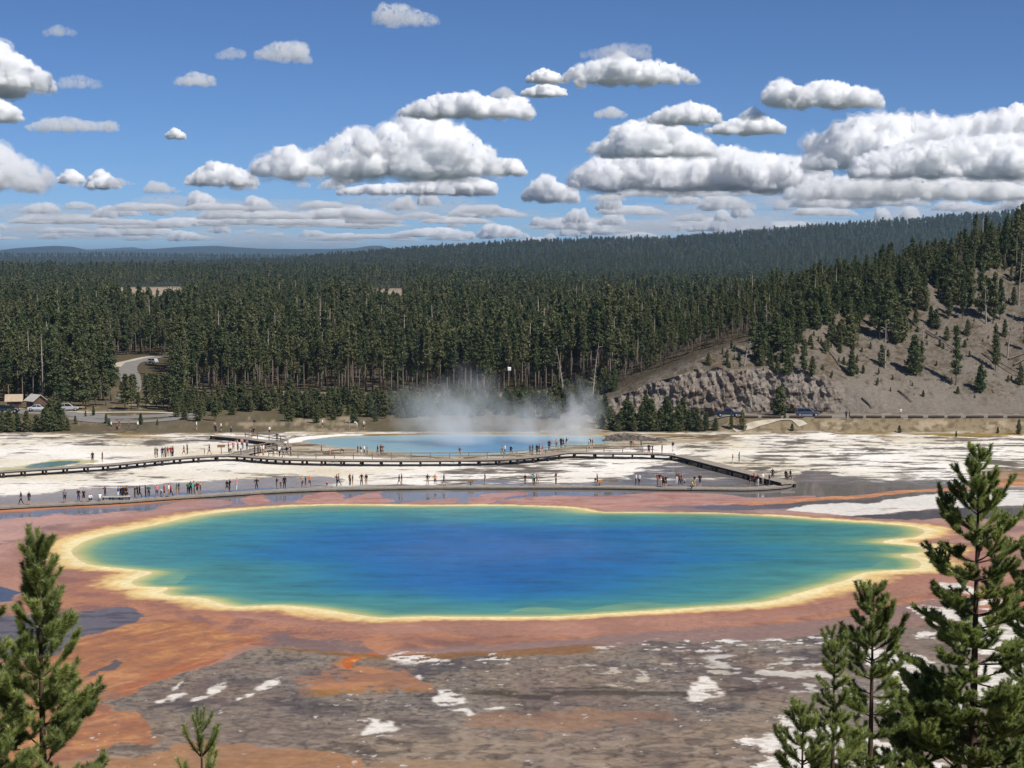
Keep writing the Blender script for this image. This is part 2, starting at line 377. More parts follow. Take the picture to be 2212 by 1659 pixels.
# --- foreground mats
flow = fbm(x * .8 + nA * 10, y * .8 + nB * 2.5, 3.2, 5, 33)
band = area([(120, 1240), (300, 1280), (520, 1335), (800, 1365), (1100, 1372), (1500, 1358), (1800, 1318), (2060, 1270), (2300, 1240), (2560, 1230), (2560, 1330), (2212, 1330), (1850, 1365), (1400, 1392), (1050, 1405), (850, 1402), (700, 1390), (520, 1400), (300, 1400), (60, 1330)], 14, W1)
mixc(c, lin((170, 118, 92)), band * .8); mixc(c, lin((192, 134, 98)), band * ss(.02, .2, flow + .03) * .8); mixc(c, lin((138, 100, 90)), band * ss(.02, .3, -flow) * .7)
a = area([(850, 1402), (1000, 1398), (1300, 1372), (1700, 1345), (1950, 1310), (2070, 1290), (2060, 1330), (1850, 1370), (1500, 1388), (1250, 1400), (1000, 1412)], 10, W0); mixc(c, lin((146, 122, 114)), a * .85); wt = np.maximum(wt, a * .25)
a = area([(560, 1388), (640, 1378), (780, 1380), (800, 1400), (700, 1402), (600, 1398)], 14, W2); mixc(c, lin((126, 108, 104)), a * .8)
h1 = fbm(x * .8, y, 6.0, 5, 191); h2 = fbm(x * .75 + nB * 1.5, y, 1.7, 4, 192)
# thin flow lines and small braided runnels in the mats
for q_, th_, cw, cl_ in ((fbm(x * .5 + nA * 5, y + nB * 1.5, 4.5, 5, 301) * 6, .09, .45, (122, 88, 76)), (fbm(x * .45 + nB * 3, y + nA * 3, 2.2, 5, 302) * 4, .08, .35, (214, 168, 140)), (fbm(x * .6 + nA * 3, y, 1.2, 4, 303) * 3, .07, .3, (128, 92, 80))):
    ln_ = np.abs(q_ - np.floor(q_) - .5); mixc(c, lin(cl_), (1 - ss(0, th_, ln_)) * cw * mat * ss(1150, 1200, v0) * ss(-.1, .25, nA + nB * .8 + .1))
# grey flats
G = area([(236, 1512), (300, 1482), (420, 1446), (560, 1402), (640, 1396), (760, 1410), (870, 1412), (1010, 1416), (1280, 1398), (1420, 1388), (1800, 1374), (2060, 1340), (2212, 1324), (2560, 1320), (2560, 1990), (-330, 1990), (-330, 1760), (120, 1640), (235, 1600)], 7, W1)
gg = np.zeros((len(x), 3)) + lin((136, 125, 116))
mixc(gg, lin((100, 91, 86)), ss(.0, .3, h1 + nA * .8)); mixc(gg, lin((148, 130, 112)), ss(-.02, .28, fl * .8 + h2 * .5) * .8)
mixc(gg, lin((78, 70, 66)), ss(.05, .3, fbm(x * .9, y, .6, 4, 141)) * .6); mixc(gg, lin((160, 146, 130)), ss(.12, .35, fbm(x * .8 + nB, y, .9, 4, 142)) * .6); mixc(gg, lin((134, 112, 98)), ss(-.1, .25, fbm(x, y, 14, 4, 143)) * .5)
low = ss(1520, 1640, v0 + nA * 60 + fl * 40)
mixc(gg, lin((158, 138, 118)), low * .75 * ss(-.3, .1, h1 + .1)); mixc(gg, lin((104, 92, 82)), low * ss(.02, .25, -h2 - h1 * .4) * .8)
for q_, th_, cw in ((fbm(x * .3 + nB * 1.2, y + nA * 2, 5, 4, 171) * 7, .07, .5), (fbm(x * .22 + nA * 4, y + nB, 2.6, 4, 172) * 4, .06, .35)):
    ln_ = np.abs(q_ - np.floor(q_) - .5); mixc(gg, lin((70, 61, 56)), (1 - ss(0, th_, ln_)) * cw * ss(-.15, .2, nA + nB))
rid = ridged(x * .7 + nB * .8, y + nA * 1.6, 1.5, 3, 44)
mixc(gg, lin((66, 58, 54)), ss(.62, .92, rid) * .55 * (.35 + .65 * ss(-.2, .1, nA + .1)))
mixc(gg, lin((178, 162, 144)), ss(.62, .9, ridged(x * .6 + nB, y + nA * 2, 2.4, 3, 49)) * .45 * (.3 + .7 * low))
mixc(gg, lin((160, 122, 94)), area([(1000, 1560), (1200, 1530), (1420, 1540), (1330, 1570), (1100, 1590)], 30, W2) * .6)
mixc(gg, lin((176, 128, 88)), area([(250, 1640), (420, 1608), (600, 1616), (740, 1630), (748, 1650), (640, 1700), (300, 1720), (-200, 1760), (-200, 1660)], 10, W1) * .75)
mixc(gg, lin((160, 132, 104)), area([(760, 1650), (1000, 1640), (1150, 1655), (1080, 1720), (780, 1720)], 12, W1) * .7)
c = c * (1 - G[:, None]) + gg * G[:, None]; wt = wt * (1 - G) + G * (.12 + .28 * ss(0, .3, nA + h1))
# orange fans
F1 = area([(172, 1382), (235, 1358), (301, 1345), (402, 1342), (502, 1364), (570, 1380), (540, 1396), (502, 1406), (435, 1438), (335, 1471), (285, 1492), (241, 1515), (232, 1540), (300, 1546), (356, 1594), (330, 1612), (255, 1606), (150, 1640), (-200, 1680), (-330, 1600), (-330, 1330), (0, 1318), (110, 1380)], 8, W1)
ff = np.zeros((len(x), 3)) + lin((178, 110, 64))
mixc(ff, lin((204, 138, 76)), ss(.0, .3, flow + nC * .5)); mixc(ff, lin((150, 96, 68)), ss(.05, .35, -flow + nC * .4)); mixc(ff, lin((224, 158, 84)), ss(.22, .4, flow + nC * .7) * .7)
mixc(ff, lin((176, 84, 36)), area([(560, 1386), (500, 1410), (435, 1442), (335, 1474), (250, 1510), (220, 1500), (300, 1465), (420, 1422), (520, 1388)], 6, W0) * .75)
sdir = x * .62 + y * .78; scr = -x * .78 + y * .62; fs_ = fbm(sdir * .12 + nB * .5, scr * .9 + nA * 3, 1.6, 4, 181); mixc(ff, lin((222, 160, 104)), ss(.05, .3, fs_) * .6); mixc(ff, lin((146, 84, 54)), ss(.05, .32, -fs_) * .6)
mixc(ff, lin((166, 126, 102)), np.full(len(x), .42)); mixc(ff, lin((134, 112, 100)), ss(.12, .4, nA + flow * .6) * .7); mixc(ff, lin((150, 104, 84)), ss(.05, .3, nC + st2 * .5) * .5)
c = c * (1 - F1[:, None]) + ff * F1[:, None]; wt = wt * (1 - F1) + F1 * .2
T = area([(100, 1326), (200, 1318), (284, 1312), (311, 1324), (302, 1341), (218, 1364), (163, 1379), (120, 1408), (60, 1420), (-300, 1440), (-300, 1345)], 4, W0)
mixc(c, lin((116, 108, 110)), T); mixc(c, lin((92, 86, 90)), T * ss(0, .2, st2)); wt = np.maximum(wt, T * .5)
a = area([(-330, 1262), (-60, 1262), (36, 1272), (40, 1288), (0, 1300), (-330, 1310)], 5, W0); mixc(c, lin((86, 88, 96)), a); wt = np.maximum(wt, a * .8)
a = area([(232, 1432), (248, 1426), (250, 1438), (215, 1452), (190, 1462), (205, 1448)], 3, W0); mixc(c, lin((100, 92, 92)), a)
a = area([(816, 1410), (765, 1424), (714, 1444), (680, 1467), (688, 1490), (765, 1498), (803, 1494), (829, 1481), (905, 1491), (928, 1471), (893, 1449), (829, 1438), (822, 1419)], 34, W2) * ss(-.5, 0, nC + st2 + .15)
mixc(c, lin((170, 120, 88)), a * .85); mixc(c, lin((190, 134, 92)), a * ss(.02, .25, flow) * .8); mixc(c, lin((152, 112, 60)), a * ss(1484, 1494, v0) * .8)
a = area([(752, 1428), (775, 1415), (812, 1406), (818, 1412), (790, 1424), (772, 1446), (756, 1440)], 5, W0); mixc(c, lin((190, 104, 50)), a); mixc(c, lin((222, 158, 86)), a * ss(.0, .2, nC))
a = area([(580, 1398), (690, 1403), (800, 1411), (960, 1412), (1100, 1404), (1290, 1388), (1290, 1404), (1150, 1418), (1040, 1420), (950, 1428), (810, 1420), (690, 1411)], 6, W0); mixc(c, lin((140, 98, 54)), a * .75)
a = area([(1000, 1490), (1250, 1487), (1640, 1480), (1660, 1488), (1450, 1500), (1220, 1502), (1180, 1512), (1060, 1500)], 4, W0); mixc(c, lin((62, 56, 46)), a * .7 * ss(-.2, .1, st2 + .05))
# yellow and cream rim
rim = interp_u(u0, [(0, 2.2), (150, 2.4), (300, 2.7), (500, 2.8), (700, 3.0), (900, 2.2), (1300, 1.9), (1600, 2.2), (1900, 2.6), (2050, 3.0)])
rim = np.where(v0 < 1175, interp_u(u0, [(0, 2.4), (150, 2.4), (250, 2.6), (420, 2.2), (600, 1.5), (900, 1.3), (1250, 1.4), (1320, .6), (1600, .6), (1750, 1.2), (1900, 1.7), (2000, 2.2)]), rim)
rim = rim * .78 * (1 + .22 * nA + .14 * nB)
k = dist / np.maximum(rim, .3)
mixc(c, lin((164, 112, 94)), (1 - ss(1.0, 2.4, k)) * .6); 
mixc(c, lin((204, 160, 112)), 1 - ss(.85, 1.3, k + nC * .3)); mixc(c, lin((234, 202, 138)), 1 - ss(.6, 1.0, k + nC * .25)); mixc(c, lin((244, 226, 174)), 1 - ss(.2, .6, k + nC * .2))
wt = wt * ss(.5, 1.6, k) + .15 * (1 - ss(.5, 1.6, k))
# white crusts
for poly in ([(925, 1513), (937, 1497), (952, 1487), (975, 1492), (1016, 1511), (990, 1518), (955, 1524), (930, 1515)], [(965, 1530), (1005, 1527), (1035, 1541), (1015, 1549), (1000, 1540)],
    [(793, 1549), (805, 1560), (797, 1587), (830, 1582), (865, 1574), (840, 1562), (820, 1557)], [(422, 1513), (450, 1495), (475, 1482), (500, 1475), (495, 1487), (470, 1500), (440, 1513)],
    [(520, 1511), (545, 1494), (570, 1474), (610, 1463), (600, 1478), (570, 1495), (540, 1508)], [(1478, 1494), (1500, 1472), (1530, 1464), (1556, 1500), (1500, 1513)], [(1616, 1650), (1640, 1600), (1690, 1558), (1760, 1566), (1830, 1590), (1920, 1600), (2000, 1720), (1600, 1740)],
    [(1884, 1430), (1950, 1405), (2010, 1440), (2090, 1530), (2010, 1566), (1930, 1510)], [(2010, 1326), (2120, 1318), (2230, 1340), (2560, 1340), (2560, 1440), (2200, 1410), (2070, 1404)], [(2040, 1275), (2120, 1290), (2200, 1300), (2180, 1315), (2080, 1300)], [(2100, 1440), (2300, 1420), (2560, 1480), (2560, 1640), (2260, 1600)],
    [(375, 1488), (400, 1470), (385, 1486)], [(340, 1512), (400, 1496), (410, 1500), (350, 1518)], [(905, 1464), (920, 1458), (916, 1468)], [(1050, 1530), (1090, 1526), (1095, 1532), (1060, 1534)], [(2030, 1150 + 110), (2110, 1272), (2100, 1282), (2040, 1270)]):
    a = area(poly, 10, W2 if max(q[0] for q in poly) - min(q[0] for q in poly) > 150 else W0); mixc(c, lin((232, 225, 215)), a * ss(-.34, .02, nC * 1.2 + st2 * .7 + st3 * .3 + .12)); mixc(c, lin((176, 166, 152)), a * ss(.1, .4, st3 + nC * .5) * .6); wt = wt * (1 - a)
def flecks(poly, th, seed, cell=.8, col=(226, 220, 212), soft=20):
    a = area(poly, soft, W1); f = fbm(x * .7 + nB, y + nB * .8, cell * 1.5, 4, seed)
    mixc(c, lin(col), a * ss(th, th + .14, f + nB * .35 + nC * .25))
flecks([(1290, 1392), (1500, 1380), (1720, 1378), (1800, 1372), (1790, 1395), (1500, 1410), (1300, 1404)], .16, 61)
flecks([(845, 1418), (880, 1406), (930, 1414), (990, 1428), (930, 1434), (860, 1430)], .0, 62, .6)
flecks([(1020, 1412), (1070, 1410), (1100, 1425), (1040, 1432)], .1, 63, .6)
flecks([(1130, 1425), (1280, 1430), (1400, 1420), (1520, 1430), (1600, 1470), (1400, 1510), (1200, 1480)], .22, 64, 1.1, (196, 184, 166))
flecks([(1540, 1420), (1650, 1410), (1800, 1440), (1860, 1500), (1700, 1490), (1560, 1450)], .08, 65, 1.5, (206, 198, 186))
flecks([(250, 1470), (1800, 1430), (1800, 1640), (250, 1660)], .47, 66, .5, (208, 198, 188), 40)
# plants and soil beyond the terrace
soil = np.zeros((len(x), 3)) + lin((112, 100, 80)); mixc(soil, lin((84, 80, 56)), ss(-.05, .25, fbm(x, y * .6, 8, 4, 73)) * .7); mixc(soil, lin((108, 94, 72)), ss(-.1, .3, nB)); mixc(soil, lin((164, 148, 122)), ss(.1, .4, nA + nC * .5)); mixc(soil, lin((96, 92, 58)), ss(.1, .35, fbm(x, y, 5, 4, 71)) * .6)
edge = ss(306.5, 309.5, y + nB * 2 + interp_u(u0, [(0, 0), (300, 3), (600, -1), (1300, 0), (2212, 0)]))
bank = ss(306, 309, y + nB * 1.5) * bank_w(u0)
bk = np.zeros((len(x), 3)) + lin((142, 126, 100)); mixc(bk, lin((112, 98, 76)), ss(-.05, .25, nC + nB * .6)); mixc(bk, lin((166, 150, 124)), ss(.1, .35, nB - nC * .4))
c = c * (1 - edge[:, None]) + soil * edge[:, None]; c = c * (1 - bank[:, None]) + bk * bank[:, None]; wt = wt * (1 - np.maximum(edge, bank))
mixc(c, lin((188, 176, 150)), bank * ss(313, 313.8, y) * (1 - ss(315.6, 316.4, y)) * .9)
mixc(c, lin((150, 122, 52)), ss(303, 305, y + nB * 4) * (1 - ss(306, 308, y + nB * 3)) * ss(-.2, .2, nB + .1) * .7)
C[near] = c; wet[near] = wt
f = ~near; C[f] = lin((92, 82, 62)); C[Y > 640] = lin((50, 60, 44))
pale = (((Uf[f] > 255) & (Uf[f] < 400)) | ((Uf[f] > 795) & (Uf[f] < 880))) & (Y[f] > 1000) & (Y[f] < 1600)
cf = C[f]; cf[pale] = lin((170, 152, 130)); C[f] = cf
Z = zground(X, Y) + np.where(near, 0, 0)
mic = np.zeros(len(X)); mic[near] = (.05 * nB + .03 * nC) * (1 - ss(.2, .6, wt)) * ss(.4, 3, POOLD) * (1 - flat * .9) * ss(-.2, 1.5, sdf(u0, v0, CRATER))
Z = Z + mic
CRD = sdf(u0, v0, CRATER)
me = mesh_np('ground', np.stack([X, Y, Z], 1), grid_faces(len(Ys), len(ts)), True)
C *= (.80 - .10 * np.clip(wet, 0, 1))[:, None]
set_col(me, C); set_f(me, wet, 'wet')
M = N('ground sinter and mats'); col = attr(M, 'col'); wv = attr(M, 'wet', 'Fac')
pos = M.n('ShaderNodeNewGeometry').outputs['Position']
f1 = M.ramp(M.noise(1.3, 6, .65, pos), [(.3, .82), (.7, 1.14)]); f2 = M.ramp(M.noise(.14, 5, .6, pos), [(.3, .92), (.7, 1.07)])
cc = M.mul(M.mul(col, f1), f2)
rough = M.ramp(wv, [(0, .9), (.35, .55), (.7, .22), (1, .06)])
M.bsdf(cc, rough, M.ramp(wv, [(0, .12), (.5, .25), (1, .38)]))
M.bump(M.noise(2.2, 6, .6, pos), .35, .06)
bs = M.t.nodes[[n.name for n in M.t.nodes if n.type == 'BUMP'][0]]
M.l(M.ramp(wv, [(0, .5), (.5, .12), (.9, .004)]), bs.inputs['Strength'])
ground = tag(link('ground', me, [M.m]), kind='structure')

# --- the spring's water: a sheet just above its bed
def sub_grid(keep, name, dz):
    F = grid_faces(len(Ys), len(ts)); kv = keep[F].all(1); F = F[kv]; ids = np.unique(F)
    mp = np.full(len(X), -1); mp[ids] = np.arange(len(ids))
    return mesh_np(name, np.stack([X[ids], Y[ids], np.full(len(ids), dz)], 1), mp[F], True), ids
inp = np.zeros(len(X), bool); inp[near] = POOLD < .05
me, ids = sub_grid(inp, 'spring water', .006)
full = np.full(len(X), 9.0); full[near] = POOLD; dd = -full[ids]; px, py = X[ids], Y[ids]
full[near] = u0; pu = full[ids]; full[near] = v0; pv = full[ids]
n1 = fbm(px * .5, py, 9, 5, 81); n2 = fbm(px * .25, py, 2.2, 4, 82); n3 = fbm(px, py, 1.2, 3, 83)
dd2 = dd * (1 + .28 * ss(1130, 1290, pv)) * (1 - .42 * ss(1150, 1098, pv)) + n1 * 3.2 * ss(1, 7, dd) + n2 * 1.2 * ss(.8, 4, dd)
# shallow ledges along the near and east shores
for poly, amt in (([(1085, 1331), (1110, 1318), (1160, 1310), (1215, 1316), (1255, 1326), (1180, 1334)], 4.5), ([(1250, 1328), (1290, 1312), (1370, 1302), (1460, 1306), (1470, 1316), (1360, 1326)], 4.5),
    ([(286, 1262), (300, 1246), (345, 1238), (400, 1244), (380, 1262), (370, 1270)], 1.5), ([(352, 1282), (372, 1272), (430, 1280), (520, 1300), (480, 1306)], 1.5), ([(1900, 1172), (1940, 1162), (2000, 1150), (2000, 1190), (1950, 1200), (1900, 1185)], 1.5), ([(1870, 1236), (1900, 1215), (1950, 1198), (2000, 1210), (1990, 1232), (1920, 1240)], 2.2), ([(480, 1312), (560, 1300), (700, 1305), (800, 1322), (820, 1336), (600, 1320)], .8)):
    dd2 -= np.minimum(amt, np.maximum(dd2 - 1.5, 0)) * (1 - ss(-2, 2, sdf(pu + n3 * 4, pv * 3 + n3 * 3, np.array(spline(poly, 4)) * [1, 3])))
stops = [(-1, (232, 208, 148)), (.1, (222, 206, 148)), (.5, (190, 196, 132)), (1.3, (128, 172, 130)), (2.8, (84, 152, 138)), (6.2, (66, 142, 144)), (9.5, (50, 130, 154)), (12.5, (34, 116, 164)), (16.0, (24, 104, 166)), (21, (18, 96, 162))]
wc = np.stack([np.interp(dd2, [a for a, _ in stops], [lin(b)[k] for _, b in stops]) for k in range(3)], 1)
wc *= (1 + .42 * n2 * ss(.5, 3, dd) + .16 * n1 + .18 * fbm(px * .2, py, .8, 3, 86))[:, None]
wc *= .72
set_col(me, np.clip(wc, 0, 1)); set_f(me, ss(.1, 1.6, dd), 'deep')
M = N('spring water'); col = attr(M, 'col'); dp = attr(M, 'deep', 'Fac')
pos = M.n('ShaderNodeNewGeometry').outputs['Position']
M.bsdf(M.mul(col, M.ramp(M.noise(.6, 5, .6, pos), [(.3, .94), (.7, 1.06)])), M.ramp(dp, [(0, .5), (1, .22)]), M.ramp(dp, [(0, .15), (1, .22)]))
mp = M.n('ShaderNodeMapping'); M.l(pos, mp.inputs[0]); mp.inputs['Scale'].default_value = (.6, 1.0, 1)
M.bump(M.noise(3.0, 4, .6, mp.outputs[0]), .3, .05)
tag(link('spring_water', me, [M.m]), kind='structure')
full = np.zeros(len(X), bool); full[near] = CRD < 0
me, ids = sub_grid(full, 'crater water', .006)
fu = np.zeros(len(X)); fu[near] = u0; pu = fu[ids]; fu[near] = CRD; pd = fu[ids]
wc = lin((150, 180, 188))[None] * np.ones((len(ids), 1)); n1 = fbm(X[ids] * .4, Y[ids], 8, 4, 91)
mixc(wc, lin((104, 150, 184)), ss(860, 1000, pu + n1 * 120) * (1 - ss(1140, 1230, pu + n1 * 80)) * ss(0, -8, pd)); mixc(wc, lin((176, 190, 176)), ss(-5, 0, pd))
set_col(me, wc * .75)
M = N('crater water'); M.bsdf(attr(M, 'col'), .35, .2); pos = M.n('ShaderNodeNewGeometry').outputs['Position']; M.bump(M.noise(2.0, 4, .6, pos), .3, .05)
tag(link('crater_water', me, [M.m]), kind='structure')

# --- slope below the lookout
gx = np.linspace(-60, 60, 90); gy = np.linspace(-40, 96, 120); GY, GX = np.meshgrid(gy, gx, indexing='ij')
def zslope(X, Y): return np.maximum(32.2 - np.maximum(Y, -6) * .43 + np.asarray(fbm(np.asarray(X, float), np.asarray(Y, float), 8, 4, 101)) * .5, -.6)
me = mesh_np('slope', np.stack([GX.ravel(), GY.ravel(), zslope(GX.ravel(), GY.ravel())], 1), grid_faces(120, 90), True)
tag(link('hillside', me, [simple('dry slope soil', (122, 104, 82), .95, .35, .8)]), kind='structure')
# ================================================================ BARE HILL WITH A ROAD CUT
HU = np.arange(1210, 2640, 3.0)
CREST = [(1210, 906), (1300, 868), (1400, 824), (1500, 781), (1560, 756), (1640, 730), (1730, 694), (1830, 662), (1900, 642), (1960, 621), (2050, 588), (2130, 563), (2212, 541), (2400, 505), (2640, 470)]
CLIFF = [(1210, 910), (1300, 872), (1400, 830), (1500, 801), (1600, 800), (1700, 806), (1780, 818), (1830, 836), (1900, 850), (2000, 866), (2212, 886), (2640, 890)]
def hill_tables():
    rows = []; zf = bank_w(HU) * ROAD_Z
    foot = 327.5 + 1.5 * noise2(HU / 90, HU * 0, 3); depth = 3.2 + np.where(HU > 1780, (HU - 1780) * .004, 0)
    yc = foot + depth; zc = H - (interp_u(HU, CLIFF) - HOR) * yc / FPX; zc = np.maximum(zc, zf + .2)
    for p in np.linspace(0, 1, 46): rows.append((foot + depth * p ** 1.15, zf + (zc - zf) * p))
    slope = .5 + .06 * noise2(HU / 160, HU * 0 + 3, 4)
    # where the slope meets the crest line of the photograph
    cr = interp_u(HU, CREST); k = (cr - HOR) / FPX
    yk = (H + slope * yc - zc) / (slope + k); yk = np.maximum(yk, yc + 1.0); zk = zc + slope * (yk - yc)
    for p in np.linspace(0, 1, 130)[1:]:
        yy = yc + (yk - yc) * p; rows.append((yy, zc + slope * (yy - yc)))
    for dlt in np.concatenate([np.linspace(1, 60, 30), np.linspace(70, 400, 20)]):
        rows.append((yk + dlt, zk + .03 * np.minimum(dlt, 40) - ss(90, 400, dlt) * (zk + 6)))
    return np.array([r[0] for r in rows]), np.array([r[1] for r in rows])
HY, HZ = hill_tables()
def zhill(u, Yq):
    """height of the hill at bearing u and distance Yq (arrays); far below ground where there is no hill"""
    u = np.atleast_1d(np.asarray(u, float)); Yq = np.atleast_1d(np.asarray(Yq, float)); out = np.full(u.shape, -50.0)
    j = np.clip(np.round((u - HU[0]) / 3.0).astype(int), 0, len(HU) - 1)
    for q in np.where((u > HU[0]) & (u < HU[-1]) & (Yq > 326) & (Yq < 900))[0]:
        out[q] = np.interp(Yq[q], HY[:, j[q]], HZ[:, j[q]], left=-50, right=-50)
    return out
def ztop(X, Y):
    X = np.atleast_1d(np.asarray(X, float)); Y = np.atleast_1d(np.asarray(Y, float))
    return np.maximum(zground(X, Y), zhill(CU + FPX * X / Y, Y))
hx = (HU[None] - CU) / FPX * HY; hx0 = hx.ravel(); hy0 = HY.ravel(); hz0 = HZ.ravel(); hu = np.broadcast_to(HU[None], HY.shape).ravel()
rowi = np.repeat(np.arange(HY.shape[0]), HY.shape[1])
cl = (1 - ss(44, 60, rowi)) * ss(1230, 1330, hu)          # how much bare rock
rk = cl * (1 - ss(1770, 1850, hu) * .85)
col1 = ridged(hx0 * 1.0 + .25 * hz0, hz0 * .35, 2.6, 3, 201); col2 = fbm(hx0, hz0 * .8, 1.1, 4, 202); big = fbm(hx0, hz0, 7, 3, 203)
push = rk * ((col1 - .55) * 1.5 + col2 * .75 + big * 2.2 + (ridged(hx0 * .35, hz0 * 1.2 + big * 2, 2.6, 2, 207) - .55) * .6)
edge0 = ss(0, 6, rowi)
hyd = hy0 - push * edge0; hzd = hz0 + rk * (ridged(hx0, hz0 * 1.6, 1.6, 3, 204) - .6) * .35 * edge0
slp = ss(44, 56, rowi)
hzd = hzd + slp * (fbm(hx0, hy0, 9, 4, 205) * .7 + fbm(hx0, hy0, 1.6, 4, 206) * .28) * (1 - ss(170, 178, rowi) * .3) - ss(HY.shape[0] - 6, HY.shape[0] - 1, rowi) * 3
hc = np.zeros((len(hx0), 3)) + lin((134, 124, 113))
n1 = fbm(hx0, hy0, 12, 4, 211); n2 = fbm(hx0, hy0 + hz0, 2.6, 4, 212); n3 = fbm(hx0, hy0 * 1.5 + hz0, .9, 4, 213)
mixc(hc, lin((122, 106, 88)), ss(-.05, .3, n2 + n1 * .5)); mixc(hc, lin((156, 142, 126)), ss(.05, .35, n3 - n1 * .4) * .8); mixc(hc, lin((104, 98, 74)), ss(.15, .4, n2 - n3 * .4) * .55 * slp)
mixc(hc, lin((150, 140, 128)), (1 - ss(40, 90, rowi + n1 * 40)) * ss(1770, 1850, hu) * .9)
rc = np.zeros((len(hx0), 3)) + lin((160, 151, 142)); mixc(rc, lin((112, 100, 92)), ss(-.05, .3, col2 + big * .4)); mixc(rc, lin((146, 126, 114)), ss(.1, .4, big + .5 * (1 - np.abs(hu - 1520) / 160)) * .4); mixc(rc, lin((186, 170, 152)), ss(.1, .35, n3))
hc = hc * (1 - rk[:, None]) + rc * rk[:, None]
back = ss(174, 182, rowi); mixc(hc, lin((96, 84, 62)), back * .8)
me = mesh_np('hill', np.stack([hx0, hyd, hzd], 1), grid_faces(*HY.shape), False)
mixc(hc, lin((84, 76, 60)), ss(.12, .4, fbm(hx0, hy0 * 1.3, 1.7, 4, 231) + n1 * .3) * .8 * slp)
set_col(me, hc * .54)
M = N('hill soil and rock'); pos = M.n('ShaderNodeNewGeometry').outputs['Position']
M.bsdf(M.mul(attr(M, 'col'), M.ramp(M.noise(1.8, 6, .7, pos), [(.3, .78), (.7, 1.2)])), .95, .1); M.bump(M.noise(1.6, 6, .65, pos), .8, .25)
hill = tag(link('hill', me, [M.m]), kind='structure')
# far blue mountains
def mountain(pts, D, depth, seed):
    uu = np.arange(pts[0][0], pts[-1][0] + 1, 3.0); hgt = H + (HOR - interp_u(uu, pts)) * D / FPX
    ps = np.linspace(0, 1, 40); rows = []
    for p in ps:
        yy = D - depth * (1 - p); e = fbm(uu * 4, np.full_like(uu, p * 300), 180, 4, seed)
        rows.append(np.stack([(uu - CU) / FPX * D, np.full_like(uu, yy), -20 + (hgt + 20) * (p ** 1.2) + e * 30 * math.sin(math.pi * p)], 1))
    rows.append(np.stack([(uu - CU) / FPX * D, np.full_like(uu, D + depth), np.full_like(uu, -20)], 1))
    return mesh_np('mountain', np.concatenate(rows), grid_faces(len(rows), len(uu)), True)
fm = N('far wooded mountain'); pos = fm.n('ShaderNodeNewGeometry').outputs['Position']
fm.bsdf(fm.ramp(fm.noise(.02, 6, .7, pos), [(.35, (.012, .022, .016)), (.65, (.045, .06, .035))]), .95, .05)
tag(link('mountains', mountain([(-500, 552), (-120, 548), (0, 541), (40, 536), (120, 531), (160, 533), (200, 542), (260, 541), (330, 538), (400, 533), (470, 531), (510, 534), (560, 537), (640, 538), (720, 538), (770, 536), (800, 531), (825, 531), (850, 540), (950, 552), (1100, 562)], 15000, 2500, 31), [fm.m]), kind='structure')
tag(link('mountains', mountain([(100, 556), (180, 540), (220, 538), (270, 535), (290, 534), (330, 541), (420, 552)], 21500, 1500, 32), [fm.m]), kind='structure')
# ================================================================ TREES
def foliage_mat(name, a, b, trans=.25):
    M = N(name); oi = M.n('ShaderNodeObjectInfo').outputs['Random']; sh = attr(M, 'shade', 'Fac')
    r = M.ramp(oi, [(0, a), (1, b)]); g = M.ramp(sh, [(0, .55), (1, 1.45)])
    c_ = M.mul(r, g); M.bsdf(c_, .75, .2)
    t = M.n('ShaderNodeBsdfTranslucent'); M.l(M.mul(c_, (1.1, 1.25, .6)), t.inputs[0])
    mx = M.n('ShaderNodeMixShader'); mx.inputs[0].default_value = trans; M.l(M.b.outputs[0], mx.inputs[1]); M.l(t.outputs[0], mx.inputs[2]); M.l(mx.outputs[0], M.out.inputs[0]); return M.m
PINE = foliage_mat("pine needles", (.072, .098, .040), (.150, .150, .072))
BARK = simple('grey pine bark', (118, 106, 94), .95, .35, 1.2); DEADB = simple('weathered dead wood', (150, 140, 130), .9, .3, 1.0)
def leaf_tris(cen, r, n, size, g):
    """n leaf-sized triangles round each centre"""
    k = len(cen); ce = np.repeat(cen, n, 0); rr = np.repeat(r, n)[:, None]
    ce = ce + g.normal(0, .5, ce.shape) * rr * [1, 1, .7]
    a = g.normal(0, 1, (k * n, 3)); a /= np.linalg.norm(a, axis=1)[:, None]; b = g.normal(0, 1, (k * n, 3)); b -= a * (a * b).sum(1)[:, None]; b /= np.linalg.norm(b, axis=1)[:, None]
    s = (size * g.uniform(.6, 1.3, k * n))[:, None]
    co = np.stack([ce - a * s * .55, ce + a * s * .55 + b * s * .1, ce + b * s * .75], 1).reshape(-1, 3)
    sh = np.repeat(np.repeat(g.uniform(0, 1, k), n) * .6 + g.uniform(0, .4, k * n), 3)
    return co, sh
